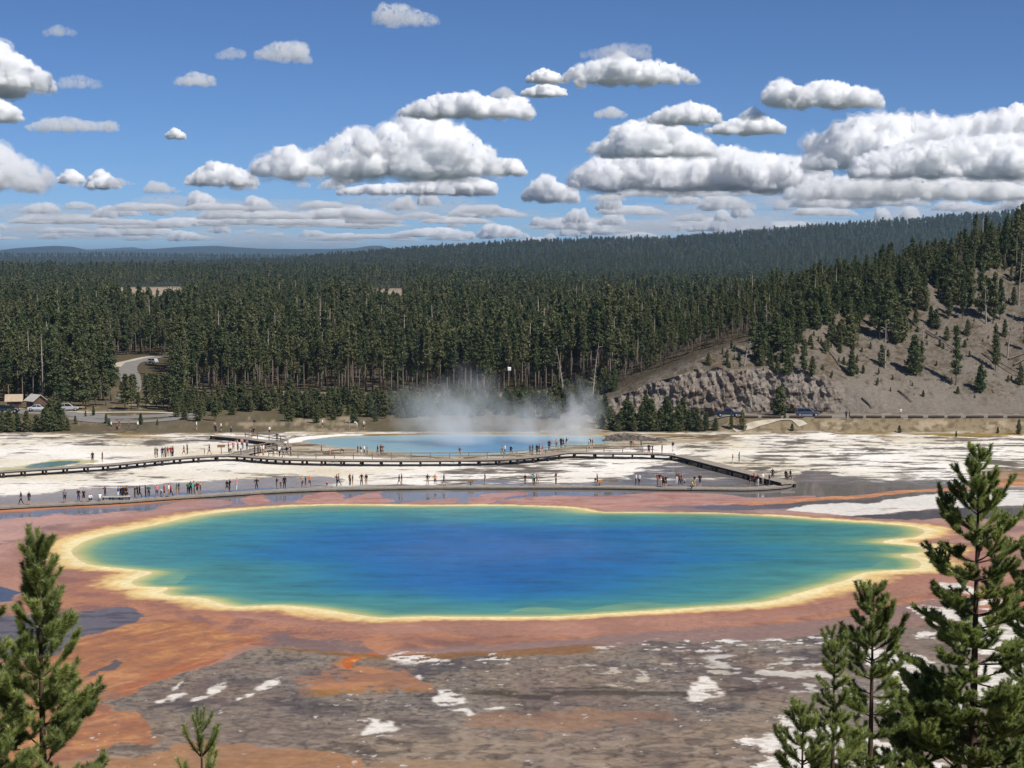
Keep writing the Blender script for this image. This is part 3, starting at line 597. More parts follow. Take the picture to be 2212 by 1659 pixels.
def conifer(seed, h, base, rad, whorl, per, clumps, n, size, top=.25, shape=1.0, bare=.35):
    """crown and trunk meshes of one pine, foot at the origin"""
    g = np.random.default_rng(seed); cen = []; rr = []; mb = MB()
    bend = g.normal(0, .012 * h, 2); tip = lambda z: np.array([bend[0] * (z / h) ** 2, bend[1] * (z / h) ** 2, z])
    mb.tube([tip(z) for z in np.linspace(0, h * .97, 6)], [max(.02, (.0085 * h + .03) * (1 - .9 * q)) for q in np.linspace(0, 1, 6)], 6)
    z = base * h
    while z < h * .985:
        q = (z - base * h) / (h * (1 - base)); R0 = rad * (1 - q) ** (.75 * shape) * min(1, .45 + q * 4) + top * .4
        for k in range(per):
            if g.random() < .14: continue
            a = g.uniform(0, 6.28); L = R0 * g.uniform(.6, 1.2); dz = g.uniform(-.25, .35) * L * (1 if q > .3 else .4)
            p0 = tip(z); d = np.array([math.cos(a) * L, math.sin(a) * L, dz])
            if L > .8 and g.random() < .6: mb.tube([p0, p0 + d * .8], [.03, .012], 3, cap=False)
            for j in range(clumps):
                f = (j + .7) / clumps; cen.append(p0 + d * f + [0, 0, .12 * f * L]); rr.append(.16 + .2 * R0 * (1.1 - .5 * f))
        z += whorl * g.uniform(.7, 1.3) * (1 if q < .8 else .7)
    for k in range(3): cen.append(tip(h * (.95 + .03 * k))); rr.append(.1)
    for k in range(int(bare * 14)):                       # dead stubs on the bare trunk
        zz = g.uniform(.12, max(base, .2)) * h; a = g.uniform(0, 6.28); L = g.uniform(.3, 1.0); p0 = tip(zz)
        mb.tube([p0, p0 + np.array([math.cos(a) * L, math.sin(a) * L, g.uniform(-.3, .1)])], [.025, .01], 3, cap=False)
    co, sh = leaf_tris(np.array(cen), np.array(rr), n, size, g)
    cm = mesh_np('pine crown', co, np.arange(len(co)).reshape(-1, 3)); set_f(cm, sh, 'shade'); cm.materials.append(PINE)
    return cm, mb.mesh('pine trunk', [BARK], True)
def whole(cm, tm, name):
    """crown and trunk as one mesh, for the wood that reads as one mass"""
    nt_ = len(tm.vertices); tv = np.empty(nt_ * 3, np.float32); tm.vertices.foreach_get('co', tv); cv = np.empty(len(cm.vertices) * 3, np.float32); cm.vertices.foreach_get('co', cv)
    tm2 = tm.copy(); tm2.name = name; b = bmesh.new(); b.from_mesh(tm); b.from_mesh(cm); k = len(tm.polygons); me = bpy.data.meshes.new(name); b.to_mesh(me); b.free()
    idx = np.ones(len(me.polygons), np.int32); idx[:k] = 0; me.materials.append(BARK); me.materials.append(PINE); me.polygons.foreach_set('material_index', idx); bpy.data.meshes.remove(tm2)
    s = np.concatenate([np.full(nt_, .5, np.float32), np.empty(len(cm.vertices), np.float32)]); q = np.empty(len(cm.vertices), np.float32); cm.attributes['shade'].data.foreach_get('value', q); s[nt_:] = q
    if 'shade' in me.attributes: me.attributes.remove(me.attributes['shade'])
    set_f(me, s, 'shade'); return me
KIND = {'tall': [conifer(300 + i, 15, [.5, .42, .55, .36, .6][i], 1.25, .42, 5, 3, 6, .42, shape=.8) for i in range(5)],
        'mid': [conifer(320 + i, 10, [.2, .28, .15, .24][i], 1.5, .42, 6, 3, 7, .40, bare=.2) for i in range(4)],
        'bush': [conifer(340 + i, 6, [.04, .06, .03, .08][i], [1.55, 1.3, 1.75, 1.2][i], .34, 7, 3, 8, .34, bare=0) for i in range(4)]}
KH = {'tall': 15.0, 'mid': 10.0, 'bush': 6.0}
FAR = [conifer(360 + i, 15, [.3, .4, .25, .35][i], 1.7, .8, 4, 2, 4, 1.0, bare=0) for i in range(4)]
# ---- the wood, one mass
tcol = bpy.data.collections.new('wood trees')
for nm, lst in (('a', KIND['tall']), ('b', KIND['mid']), ('c', FAR)):
    for i, (a, b) in enumerate(lst):
        o = bpy.data.objects.new(f'{nm}{i}', whole(a, b, 'wood tree')); tcol.objects.link(o)
for i in range(2):                                   # grey snags among the living trees
    gg_ = random.Random(90 + i); mb = MB(); mb.tube([(0, 0, 0), (.1, 0, 6), (.05 + .3 * i, .1, 13.5)], [.17, .12, .03], 6)
    for k in range(34): zz = gg_.uniform(2.5, 13); an = gg_.uniform(0, 6.28); L = gg_.uniform(.4, 1.3) * (1.15 - zz / 16); mb.tube([(.05, 0, zz), (.05 + math.cos(an) * L, math.sin(an) * L, zz + gg_.uniform(-.3, .25))], [.035, .012], 3, cap=False)
    tcol.objects.link(bpy.data.objects.new(f'e{i}', mb.mesh('grey snag', [DEADB], True)))
NT, NM, NF = 5, 4, 4
def clear(u, Y):
    """places without forest: road, lots, hillside, pale clearings"""
    v = UV((u - CU) / FPX * Y, Y, np.zeros_like(Y))[1]
    n = noise2(u / 23, Y / 60, 401)
    k = ((u > 258 + n * 12) & (u < 400 + n * 20) & (Y > 1090 + n * 60) & (Y < 1560)) | ((u > 800 + n * 12) & (u < 872 + n * 15) & (Y > 1090) & (Y < 1520))
    k |= (u > 250) & (u < 366) & (Y > 405) & (Y < 556) & ~((u < 282) & (Y < 500)) & ~((u > 318) & (Y < 500))
    return k
pts = []
def ring(y0, y1, sp):
    out = []; yv = y0
    while yv < y1:
        s = sp(yv); uu = np.arange(-330, 2545, s / yv * FPX); uu = uu + rng.uniform(-.5, .5, len(uu)) * s / yv * FPX; yy = yv + rng.uniform(-.5, .5, len(uu)) * s
        out.append(np.stack([uu, yy], 1)); yv += s
    return np.concatenate(out)
def edge_y(u):
    """distance of the front edge of the dense forest"""
    return interp_u(u, [(-400, 352), (0, 362), (120, 362), (200, 366), (300, 372), (420, 392), (600, 398), (800, 396), (1000, 394), (1200, 398), (1330, 404), (1400, 402), (2600, 402)]) + 7 * noise2(np.asarray(u) / 60, np.asarray(u) * 0, 405)
def hill_edge(u):
    j = np.clip(np.round((u - HU[0]) / 3.0).astype(int), 0, len(HU) - 1); return HY[45 + 129, j] + 3 + 5 * noise2(u / 35, u * 0, 406)
q = np.concatenate([ring(352, 720, lambda d: 3.7 + (d - 352) * .002), ring(720, 2300, lambda d: d * .0066), ring(2300, 4300, lambda d: d * .0056), ring(4300, 6700, lambda d: d * .0062)])
u_, y_ = q[:, 0], q[:, 1]
ok = ~clear(u_, y_) & np.where(u_ > 1310, y_ > hill_edge(u_), y_ > edge_y(u_) + 9)
ok &= ~((u_ > 1560) & (y_ > 560) & (y_ < 900) & (rng.random(len(u_)) < .5))
u_, y_ = u_[ok], y_[ok]; x_ = (u_ - CU) / FPX * y_
z_ = ztop(x_, y_) - .1
n = len(u_); idx = np.where(y_ < 1100, np.where(rng.random(n) < .8, rng.integers(0, NT, n), NT + rng.integers(0, NM, n)), NT + NM + rng.integers(0, NF, n))
big = fbm(x_, y_, 90, 3, 411)
sc = rng.normal(1.04, .2, n) * (1 + big * .35); sc = sc * (1 - .48 * ss(1260, 1480, u_) * (y_ < 600)); sc = np.where((idx >= NT) & (idx < NT + NM), sc * 1.2, sc); sc = np.clip(sc, .45, 1.6); sc = np.where(y_ > 1100, sc * .92, sc)
sc = np.where((((u_ > 250) & (u_ < 410)) | ((u_ > 795) & (u_ < 880))) & (y_ > 800) & (y_ < 1130), sc * .5, sc)
sn = (rng.random(n) < .07) & (y_ < 1100); idx = np.where(sn, NT + NM + NF + 4 + rng.integers(0, 2, n), idx)
# keep the view to the road and the restrooms open
vt = UV(x_, y_, z_ + 15 * sc)[1]
lim = np.where((u_ > 240) & (u_ < 290), 806, np.where((u_ >= 290) & (u_ < 306), 842, np.where((u_ >= 306) & (u_ < 372), 806, 0)))
keep = ~((lim > 0) & (y_ < 545) & (vt < lim)); keep &= ~((u_ > 225) & (u_ < 385) & (y_ < 405))
x_, y_, z_, idx, sc = x_[keep], y_[keep], z_[keep], idx[keep], sc[keep]; n = len(x_)
me = bpy.data.meshes.new('forest'); me.vertices.add(n); me.vertices.foreach_set('co', np.stack([x_, y_, z_], 1).astype(np.float32).ravel())
wd = sc * rng.uniform(.85, 1.2, n) * np.where(y_ > 1100, 1 + ss(1100, 4000, y_) * .7, 1)
a = me.attributes.new('size', 'FLOAT_VECTOR', 'POINT'); a.data.foreach_set('vector', np.stack([wd, wd, sc], 1).astype(np.float32).ravel())
a = me.attributes.new('turn', 'FLOAT_VECTOR', 'POINT'); a.data.foreach_set('vector', np.stack([rng.normal(0, .02, n), rng.normal(0, .02, n), rng.uniform(0, 6.28, n)], 1).astype(np.float32).ravel())
a = me.attributes.new('kind_of_tree', 'INT', 'POINT'); a.data.foreach_set('value', idx.astype(np.int32))
forest = tag(link('forest', me), kind='stuff')
ng = bpy.data.node_groups.new('forest', 'GeometryNodeTree'); ng.interface.new_socket('Geometry', in_out='INPUT', socket_type='NodeSocketGeometry'); ng.interface.new_socket('Geometry', in_out='OUTPUT', socket_type='NodeSocketGeometry')
gi, go = ng.nodes.new('NodeGroupInput'), ng.nodes.new('NodeGroupOutput'); ip = ng.nodes.new('GeometryNodeInstanceOnPoints'); ci = ng.nodes.new('GeometryNodeCollectionInfo')
ci.inputs['Collection'].default_value = tcol; ci.inputs['Separate Children'].default_value = True; ci.inputs['Reset Children'].default_value = True
def na(name, t):
    x = ng.nodes.new('GeometryNodeInputNamedAttribute'); x.data_type = t; x.inputs[0].default_value = name; return x.outputs[0]
ip.inputs['Pick Instance'].default_value = True
L = ng.links.new; L(gi.outputs[0], ip.inputs['Points']); L(ci.outputs[0], ip.inputs['Instance']); L(na('kind_of_tree', 'INT'), ip.inputs['Instance Index']); L(na('size', 'FLOAT_VECTOR'), ip.inputs['Scale'])
L(na('turn', 'FLOAT_VECTOR'), ip.inputs['Rotation']); L(ip.outputs[0], go.inputs[0])
forest.modifiers.new('forest', 'NODES').node_group = ng
print('forest trees', n)
# ---- saplings and brush in front of the wood and along the hill crest, one mass
def scatter(name, x_, y_, z_, sc, wd, pick):
    n = len(x_); me = bpy.data.meshes.new(name); me.vertices.add(n); me.vertices.foreach_set('co', np.stack([x_, y_, z_], 1).astype(np.float32).ravel())
    a = me.attributes.new('size', 'FLOAT_VECTOR', 'POINT'); a.data.foreach_set('vector', np.stack([wd, wd, sc], 1).astype(np.float32).ravel())
    a = me.attributes.new('turn', 'FLOAT_VECTOR', 'POINT'); a.data.foreach_set('vector', np.stack([rng.normal(0, .03, n), rng.normal(0, .03, n), rng.uniform(0, 6.28, n)], 1).astype(np.float32).ravel())
    a = me.attributes.new('kind_of_tree', 'INT', 'POINT'); a.data.foreach_set('value', pick.astype(np.int32))
    o = tag(link(name, me), kind='stuff'); o.modifiers.new(name, 'NODES').node_group = ng; return o
for i, (a, b) in enumerate(KIND['bush']):
    o = bpy.data.objects.new(f'd{i}', whole(a, b, 'wood sapling')); tcol.objects.link(o)
q = rng.random((2600, 2)); uu = 368 + 960 * q[:, 0]; vv = 868 + 56 * q[:, 1]; yy = np.array([P(a, b).y for a, b in zip(uu, vv)])
nz = fbm((uu - CU) / FPX * yy, yy, 16, 3, 421); k = (nz > -.12 + .5 * ss(885, 925, vv)) & (rng.random(2600) < .34 - .18 * ss(900, 925, vv)) & ~((uu < 560) & (vv > 902)) & ~((uu > 640) & (uu < 1240) & (vv > 912))
uu, yy = uu[k], yy[k]; xx = (uu - CU) / FPX * yy; s_ = rng.uniform(.25, .8, len(uu))
uc = rng.uniform(1640, 2300, 420); yc_ = hill_edge(uc) - np.abs(rng.normal(0, 11, 420)) + 3; k = rng.random(420) < .55; uc, yc_ = uc[k], yc_[k]; xc = (uc - CU) / FPX * yc_
ub_ = rng.uniform(1560, 2400, 260); jb_ = np.clip(np.round((ub_ - HU[0]) / 3.0).astype(int), 0, len(HU) - 1); fb_ = rng.uniform(.02, .95, 260); yb_ = HY[46, jb_] + (HY[174, jb_] - HY[46, jb_]) * fb_   # low scrub on the bare slope
uc = np.concatenate([uc, ub_]); xc = np.concatenate([xc, (ub_ - CU) / FPX * yb_]); yc_ = np.concatenate([yc_, yb_])
xx = np.concatenate([xx, xc]); yy = np.concatenate([yy, yc_]); s_ = np.concatenate([s_, rng.uniform(.35, 1.25, len(uc) - 260), rng.uniform(.08, .3, 260)]); zz = ztop(xx, yy) - .1
scatter('saplings', xx, yy, zz, s_, s_ * rng.uniform(.9, 1.4, len(xx)), NT + NM + NF + rng.integers(0, 4, len(xx)))
# ---- single trees
ORD = 'first second third fourth fifth sixth seventh eighth ninth tenth eleventh twelfth thirteenth fourteenth fifteenth sixteenth seventeenth eighteenth nineteenth twentieth'.split()
TENS = {2: 'twenty', 3: 'thirty', 4: 'forty', 5: 'fifty', 6: 'sixty', 7: 'seventy', 8: 'eighty', 9: 'ninety'}; TENTH = {3: 'thirtieth', 4: 'fortieth', 5: 'fiftieth', 6: 'sixtieth', 7: 'seventieth', 8: 'eightieth', 9: 'ninetieth'}
def ordinal(i):
    if i < 20: return ORD[i]
    t, r_ = divmod(i + 1, 10); return TENTH[t] if r_ == 0 else TENS[t] + '-' + ORD[r_ - 1]
def plant_tree(x, y, z, h, kind, label, group, wide=1.0, pick=None, name='pine_tree'):
    cm, tm = KIND[kind][pick if pick is not None else random.randrange(len(KIND[kind]))]
    r = empty(name, (x, y, z), random.uniform(0, 6.28)); s = h / KH[kind]; r.scale = (s * wide, s * wide, s)
    for nm, m in (('crown', cm), ('trunk', tm)):
        o = bpy.data.objects.new(nm, m); COL.objects.link(o); o.parent = r
    return tag(r, label, 'tree', group)
def on_ray(u, v):
    """the point of the ground or hill seen at (u, v)"""
    yy = np.linspace(300, 520, 1500); d = ray(u, v); t = yy / d[1]; zz = H + d[2] * t; xx = d[0] * t
    g = ztop(xx, yy); k = np.where(zz <= g)[0]; k = k[0] if len(k) else len(yy) - 1
    return xx[k], yy[k], g[k]
def rank(lst, fmt, group, extra=None):
    lst = sorted(lst, key=lambda t: t[0])
    for i, t in enumerate(lst):
        u, v, vt, kind = t[:4]; x, y, z = on_ray(u, v); h = max(.8, (v - vt) * y / FPX / .995)
        plant_tree(x, y, z - .1, h, kind, fmt.format(o=ordinal(i), d=t[5] if len(t) > 5 else '').replace('  ', ' '), group, t[4] if len(t) > 4 else 1.0)
# (u, v of the foot, v of the tip, kind, width, words)
hillside = [(2065, 832, 705, 'mid', .75, 'tall narrow'), (1975, 812, 725, 'bush', 1.15, 'full dark'), (1990, 800, 735, 'mid', .8, 'slender'), (1840, 810, 755, 'bush', 1.1, 'compact conical'), (2117, 848, 788, 'bush', 1.0, 'light green'), (2150, 800, 700, 'mid', .8, 'dark'),
    (1915, 740, 600, 'mid', 1.0, 'large ragged'), (1900, 735, 612, 'mid', .9, 'tall'), (1935, 742, 655, 'bush', 1.2, 'broad'), (1905, 790, 745, 'bush', 1.0, 'small dark'), (1818, 742, 690, 'bush', 1.2, 'broad dark'), (1795, 738, 700, 'bush', 1.3, 'low round'), (1835, 728, 640, 'mid', .9, 'narrow'),
    (1700, 812, 760, 'bush', 1.2, 'spreading'), (1735, 806, 735, 'mid', .9, 'forked'), (1755, 812, 770, 'bush', 1.2, 'grey green'), (1680, 808, 772, 'bush', 1.1, 'small'), (1665, 785, 752, 'bush', 1.0, 'thin'), (1782, 765, 735, 'bush', 1.0, 'single small'), (1660, 768, 742, 'bush', 1.0, 'tiny'),
    (2010, 700, 660, 'bush', .9, 'slim'), (2022, 708, 668, 'bush', 1.1, 'short'), (2090, 724, 690, 'bush', 1.0, 'rounded'), (2045, 735, 705, 'bush', 1.1, 'low'), (2050, 690, 622, 'mid', .8, 'open'), (2080, 690, 600, 'mid', .8, 'leaning'), (2120, 690, 560, 'mid', .85, 'tall thin'), (2145, 700, 590, 'mid', 1.0, 'wide tall'), (2160, 690, 600, 'mid', .9, 'dense'),
    (2190, 660, 620, 'bush', 1.0, 'small conical'), (2185, 610, 570, 'mid', .9, 'short'), (2170, 585, 470, 'tall', 1.1, 'topmost tall'), (2140, 572, 480, 'tall', 1.1, 'high'), (2105, 575, 462, 'tall', .95, 'spindly'), (2195, 590, 450, 'tall', 1.0, 'tallest'), (2205, 570, 440, 'tall', .9, 'narrow skyline'), (2130, 560, 468, 'tall', .8, 'thin skyline'),
    (1645, 745, 700, 'bush', 1.0, 'ragged'), (1625, 770, 690, 'mid', 1.1, 'crooked'), (1710, 735, 690, 'bush', 1.1, 'dark lower'), (1730, 730, 672, 'mid', .9, 'upright'), (1765, 712, 650, 'mid', .8, 'young'), (2150, 770, 735, 'bush', .9, 'pale'), (2170, 730, 690, 'bush', 1.0, 'shaded'), (2205, 830, 790, 'bush', 1.0, 'lowest outer'), (2215, 760, 690, 'mid', .9, 'border'), (1530, 790, 762, 'bush', 1.1, 'little'), (1580, 752, 735, 'bush', 1.1, 'stunted'),
    (2240, 700, 600, 'mid', 1.0, 'outermost')]
hillside = [t for t in hillside]
rank(hillside, '{d} pine on the bare hillside, {o} from the left there', 'pines scattered on the bare hillside')
bank_trees = [(1580, 928, 893, 'bush', .9, 'pale'), (1603, 930, 886, 'bush', .9, 'dark'), (1711, 931, 914, 'bush', 1.1, 'tiny'), (1943, 935, 918, 'bush', 1.2, 'small dark'), (2155, 936, 921, 'bush', 1.2, 'squat'), (2200, 938, 905, 'bush', 1.0, 'tall'), (1695, 905, 887, 'bush', 1.0, 'scrubby'), (2065, 955, 940, 'bush', 1.0, 'stray')]
rank(bank_trees, '{d} young pine on the road bank, {o} from the left', 'young pines on the road bank')
clump = [(1318, 928, 878), (1340, 930, 888), (1362, 930, 870), (1385, 931, 876), (1405, 931, 862), (1428, 931, 880), (1445, 931, 868), (1465, 931, 874), (1488, 930, 886), (1505, 930, 880), (1525, 930, 890), (1545, 930, 902), (1300, 926, 890), (1352, 922, 862), (1395, 921, 852), (1440, 920, 856), (1475, 921, 860), (1415, 932, 894), (1370, 932, 900), (1455, 932, 900), (1510, 932, 908), (1335, 932, 906)]
rank([(a, b, c_, 'bush', 1.25) for a, b, c_ in clump], 'bushy dark pine in the clump below the cliff, {o} from the left', 'pines in the clump below the cliff')
lefts = [(4, 934, 890), (20, 933, 884), (38, 932, 892), (58, 933, 886), (78, 932, 896), (98, 933, 880), (114, 932, 888), (132, 931, 894), (146, 930, 902), (110, 915, 858), (128, 918, 866)]
rank([(a, b, c_, 'bush', 1.35) for a, b, c_ in lefts], 'rounded pine in the thicket beside the white terrace, {o} from the left', 'thicket by the left lot')
lots = [(163, 916, 897), (202, 898, 876), (229, 915, 893), (236, 920, 902), (304, 917, 892), (340, 918, 905), (185, 900, 886)]
rank([(a, b, c_, 'bush', 1.0) for a, b, c_ in lots], 'lone small pine beside the parking loop, {o} from the left', 'lone pines by the parking loop')
front = []
g = np.random.default_rng(55); tries = 0
while len(front) < 78 and tries < 6000:
    tries += 1; u = g.uniform(372, 1310); v = 874 + 44 * g.random() ** .8
    if u < 560 and v > 912: continue
    if 520 < u < 620 and v > 895: continue
    if any(abs(u - t[0]) < 11 and abs(v - t[1]) < 9 for t in front): continue
    if 830 < u < 1290 and v > 905: continue
    hgt = g.uniform(26, 68) * (1.0 if v < 890 else .85); front.append((u, v, v - hgt, 'bush' if hgt < 52 else 'mid', g.uniform(1.1, 1.5)))
rank(front, 'bushy pine standing before the dense forest, {o} from the left of that row', 'pines in front of the dense forest')
leftwood = []; tries = 0
while len(leftwood) < 42 and tries < 5000:
    tries += 1; u = g.uniform(-60, 400); v = g.uniform(858, 886)
    if u < 100 and v > 872: continue
    if any(abs(u - t[0]) < 9 and abs(v - t[1]) < 6 for t in leftwood): continue
    top = g.uniform(750, 800)
    if 240 < u < 290: top = max(top, 808)
    if 290 <= u < 306: top = max(top, 846)
    if 306 <= u < 372: top = max(top, 806)
    leftwood.append((u, v, top, 'mid', g.uniform(1.1, 1.4)))
rank(leftwood, 'dark pine in the wood behind the parking lot, {o} from the left of its edge', 'pines behind the parking lot')
edge = [(u + g.uniform(-3, 3), 0) for u in np.arange(385, 1330, 13.5)]
for i, (u, _) in enumerate(edge):
    y = float(edge_y(np.array([u]))[0]) + g.uniform(0, 8); x = (u - CU) / FPX * y
    plant_tree(x, y, float(ztop(x, y)[0]) - .1, g.uniform(13, 18), 'tall', f'tall bare-trunked pine in the front rank of the forest, {ordinal(i)} from the left', 'front rank of the dense forest', g.uniform(.9, 1.15))
# ---- dead standing trees, fallen logs
LOGB = simple('grey log', (104, 95, 86), .95, .3, 1.0)
def dead_tree(u, v, vt, lean, label, seed):
    x, y, z = on_ray(u, v); h = (v - vt) * y / FPX; gg_ = random.Random(seed); mb = MB()
    spine = [Vector((lean * h * (q ** 1.5), 0, h * q)) for q in (0, .25, .5, .75, 1)]
    mb.tube(spine, [.2, .16, .12, .08, .03], 6)
    tr = empty('dead_tree', (x, y, z - .1)); mb.build('trunk', DEADB, tr); mb = MB()
    for k in range(16):
        q = gg_.uniform(.2, .95); i = min(int(q * 4), 3); p = spine[i].lerp(spine[i + 1], q * 4 - i); a = gg_.uniform(0, 6.28); L = gg_.uniform(.5, 1.9) * (1.2 - q * .6)
        e = p + Vector((math.cos(a) * L, math.sin(a) * L, L * gg_.uniform(-.1, .7))); mb.tube([p, p.lerp(e, .5) + Vector((0, 0, .1)), e], [.06, .04, .012], 4)
    mb.build('branches', DEADB, tr); tag(tr, label, 'tree', 'dead trees on the hillside')
for i, (u, v, vt, ln, lb) in enumerate([(1912, 795, 690, 0, 'bare grey dead tree before the large ragged pine on the hillside'), (1992, 770, 690, .03, 'slim dead tree with twigs in the middle of the hillside'), (2176, 775, 670, .12, 'forked dead tree with long bare limbs near the hill edge'),
        (1608, 790, 735, .25, 'crooked dead tree leaning above the cliff'), (2130, 700, 610, -.05, 'grey snag among the upper hillside pines'), (1655, 730, 655, 0, 'straight pale snag at the hill crest'), (2200, 660, 540, .05, 'tall dead tree high on the right of the hill'), (1280, 870, 740, .1, 'leaning pale dead trunk at the forest edge'), (1218, 868, 745, -.14, 'tilted white snag in the forest edge behind the steam')]):
    dead_tree(u, v, vt, ln, lb, i)
logs = [((1940, 845), (1970, 870), 'dark log lying on the grey scree above the road'), ((1862, 860), (1884, 884), 'short log on the scree near the road'), ((2000, 715), (2060, 755), 'pale fallen trunk across the middle of the hillside'), ((2120, 765), (2212, 815), 'long dark fallen trunk at the right of the hillside'), ((2090, 735), (2110, 715), 'short pale log beside the rounded pine'), ((1960, 690), (1990, 715), 'thin fallen trunk below the hill crest'), ((2190, 790), (2230, 770), 'bleached log at the right hill edge'), ((1790, 760), (1812, 790), 'slanting thin log above the cliff'), ((2010, 690), (2030, 660), 'fallen pale stem under the crest pines'), ((2178, 778), (2225, 762), 'thick bare limb lying by the forked dead tree')]
for a, b, lb in logs:
    pa, pb = Vector(on_ray(*a)), Vector(on_ray(*b)); mb = MB(); up = Vector((0, -.1, .22)); mid = pa.lerp(pb, .5) + Vector((0, 0, .1))
    mb.tube([pa + up, mid + up, pb + up], [.2, .17, .1], 7)
    for q in (.3, .5, .7): p = pa.lerp(pb, q) + up; mb.tube([p, p + Vector((random.uniform(-.4, .4), -.2, random.uniform(.3, .8)))], [.06, .02], 4)
    tag(mb.build('fallen_log', LOGB), lb, 'log', 'fallen logs on the hillside')
# ================================================================ CLOUDS
CVAP = {}
def vapour(kind, hm, scale=1.0):
    """cloud droplets: an even white scattering medium; the thinner the cloud the less of it"""
    f = {'full': 13.0, 'hazy': 6.0, 'thin': .8, 'wisp': .3, 'far': 6.0, 'full fringe': 3.4, 'hazy fringe': 2.5, 'thin fringe': 1.0, 'wisp fringe': .4, 'veil': .5}[kind]
    f *= scale * .6; M = N(kind + ' cloud vapour'); v = M.n('ShaderNodeVolumeScatter'); v.inputs['Color'].default_value = (1, 1, 1, 1); v.inputs['Density'].default_value = f / hm; v.inputs['Anisotropy'].default_value = 0.0
    M.l(v.outputs[0], M.out.inputs['Volume']); return M.m
S.cycles.volume_bounces = 36; S.cycles.max_bounces = 38
_b = bmesh.new(); bmesh.ops.create_icosphere(_b, subdivisions=2, radius=1.0); ICV = np.array([v.co for v in _b.verts]); ICF = np.array([[v.index for v in f.verts] for f in _b.faces]); _b.free()
def cloud_shape(prof, vb, D, seed, thick=1.0, vox=1.5, dens=1.0, fringe=False):
    g = np.random.default_rng(seed); k = D / FPX; p = np.array(prof, float); u0_, u1_ = p[0, 0], p[-1, 0]; sp = (u1_ - u0_) * k; cx = (u0_ + u1_) / 2
    hm = (vb - p[:, 1].min()) * k; V = []; F = []; nv = 0
    cnt = int(dens * 110 * max(1, sp / (2.2 * hm)))
    for i in range(cnt):
        uu = g.uniform(u0_, u1_); h = (vb - np.interp(uu, p[:, 0], p[:, 1])) * k; h = max(h, hm * .12)
        if i % 3 == 1: r = h * g.uniform(.14, .26); z = h - r * g.uniform(.9, 1.2); yy = g.normal(0, .2) * h - h * .15
        elif i % 3 == 2: r = h * g.uniform(.1, .22); z = h * g.uniform(.05, .8); yy = -h * g.uniform(.3, .6) * thick
        else: r = h * g.uniform(.2, .38); z = g.uniform(.1, .95) * max(h - r, r * .2); yy = g.normal(0, .42) * min(h, hm * .8) * thick
        xx = (uu - cx) * k; xx = np.clip(xx, -sp / 2 + r * .6, sp / 2 - r * .6) if sp > 2 * r else xx * .3
        V.append(ICV * [r * g.uniform(1, 1.25), r, r * g.uniform(.85, 1.0)] + [xx, yy, z]); F.append(ICF + nv); nv += len(ICV)
    me = mesh_np('cloud', np.concatenate(V), np.concatenate(F)); o = bpy.data.objects.new('cloud', me); COL.objects.link(o)
    rm = o.modifiers.new('r', 'REMESH'); rm.mode = 'VOXEL'; rm.voxel_size = max(vox * k, sp / 520)
    dg = bpy.context.evaluated_depsgraph_get(); me2 = bpy.data.meshes.new_from_object(o.evaluated_get(dg)); bpy.data.objects.remove(o); bpy.data.meshes.remove(me)
    n = len(me2.vertices); co = np.empty(n * 3); me2.vertices.foreach_get('co', co); co = co.reshape(-1, 3); no = np.empty(n * 3); me2.vertex_normals.foreach_get('vector', no); no = no.reshape(-1, 3)
    q = co / hm + seed * 3.1; dsp = 0; a = .075; f = 4.5
    for j in range(5):
        dsp = dsp + a * (1 - 2.0 * np.abs(noise3(q[:, 0] * f, q[:, 1] * f, q[:, 2] * f, seed + j))); a *= .66; f *= 2.05
    co = co + no * (dsp * hm)[:, None]
    z0 = hm * .10 * noise3(q[:, 0] * 2, q[:, 1] * 2, q[:, 2] * 0, seed + 9); co[:, 2] = np.where(co[:, 2] < z0, z0 + (co[:, 2] - z0) * .3, co[:, 2])
    # a torn, thin outer fringe round the dense heart
    fr = None
    if fringe:
        wv_ = 0; a = .5; f = 3.0
        for j in range(5): wv_ = wv_ + a * noise3(q[:, 0] * f + 50, q[:, 1] * f, q[:, 2] * f * 1.5, seed + 20 + j); a *= .68; f *= 2.0
        cf_ = co + no * (hm * (.015 + .13 * wv_))[:, None]; cf_[:, 2] -= hm * .035 * (no[:, 2] < -.3)
        fr = me2.copy(); fr.vertices.foreach_set('co', cf_.ravel()); fr.update(); fr.name = 'cloud fringe'
    co = co - no * (hm * .02)
    me2.vertices.foreach_set('co', co.ravel()); me2.polygons.foreach_set('use_smooth', np.full(len(me2.polygons), True)); me2.update(); me2.name = 'cloud'
    return me2, cx, fr
def cloud_D(vb): return min(1150.0 / (max(HOR - vb, 14) / FPX), 80000.0)
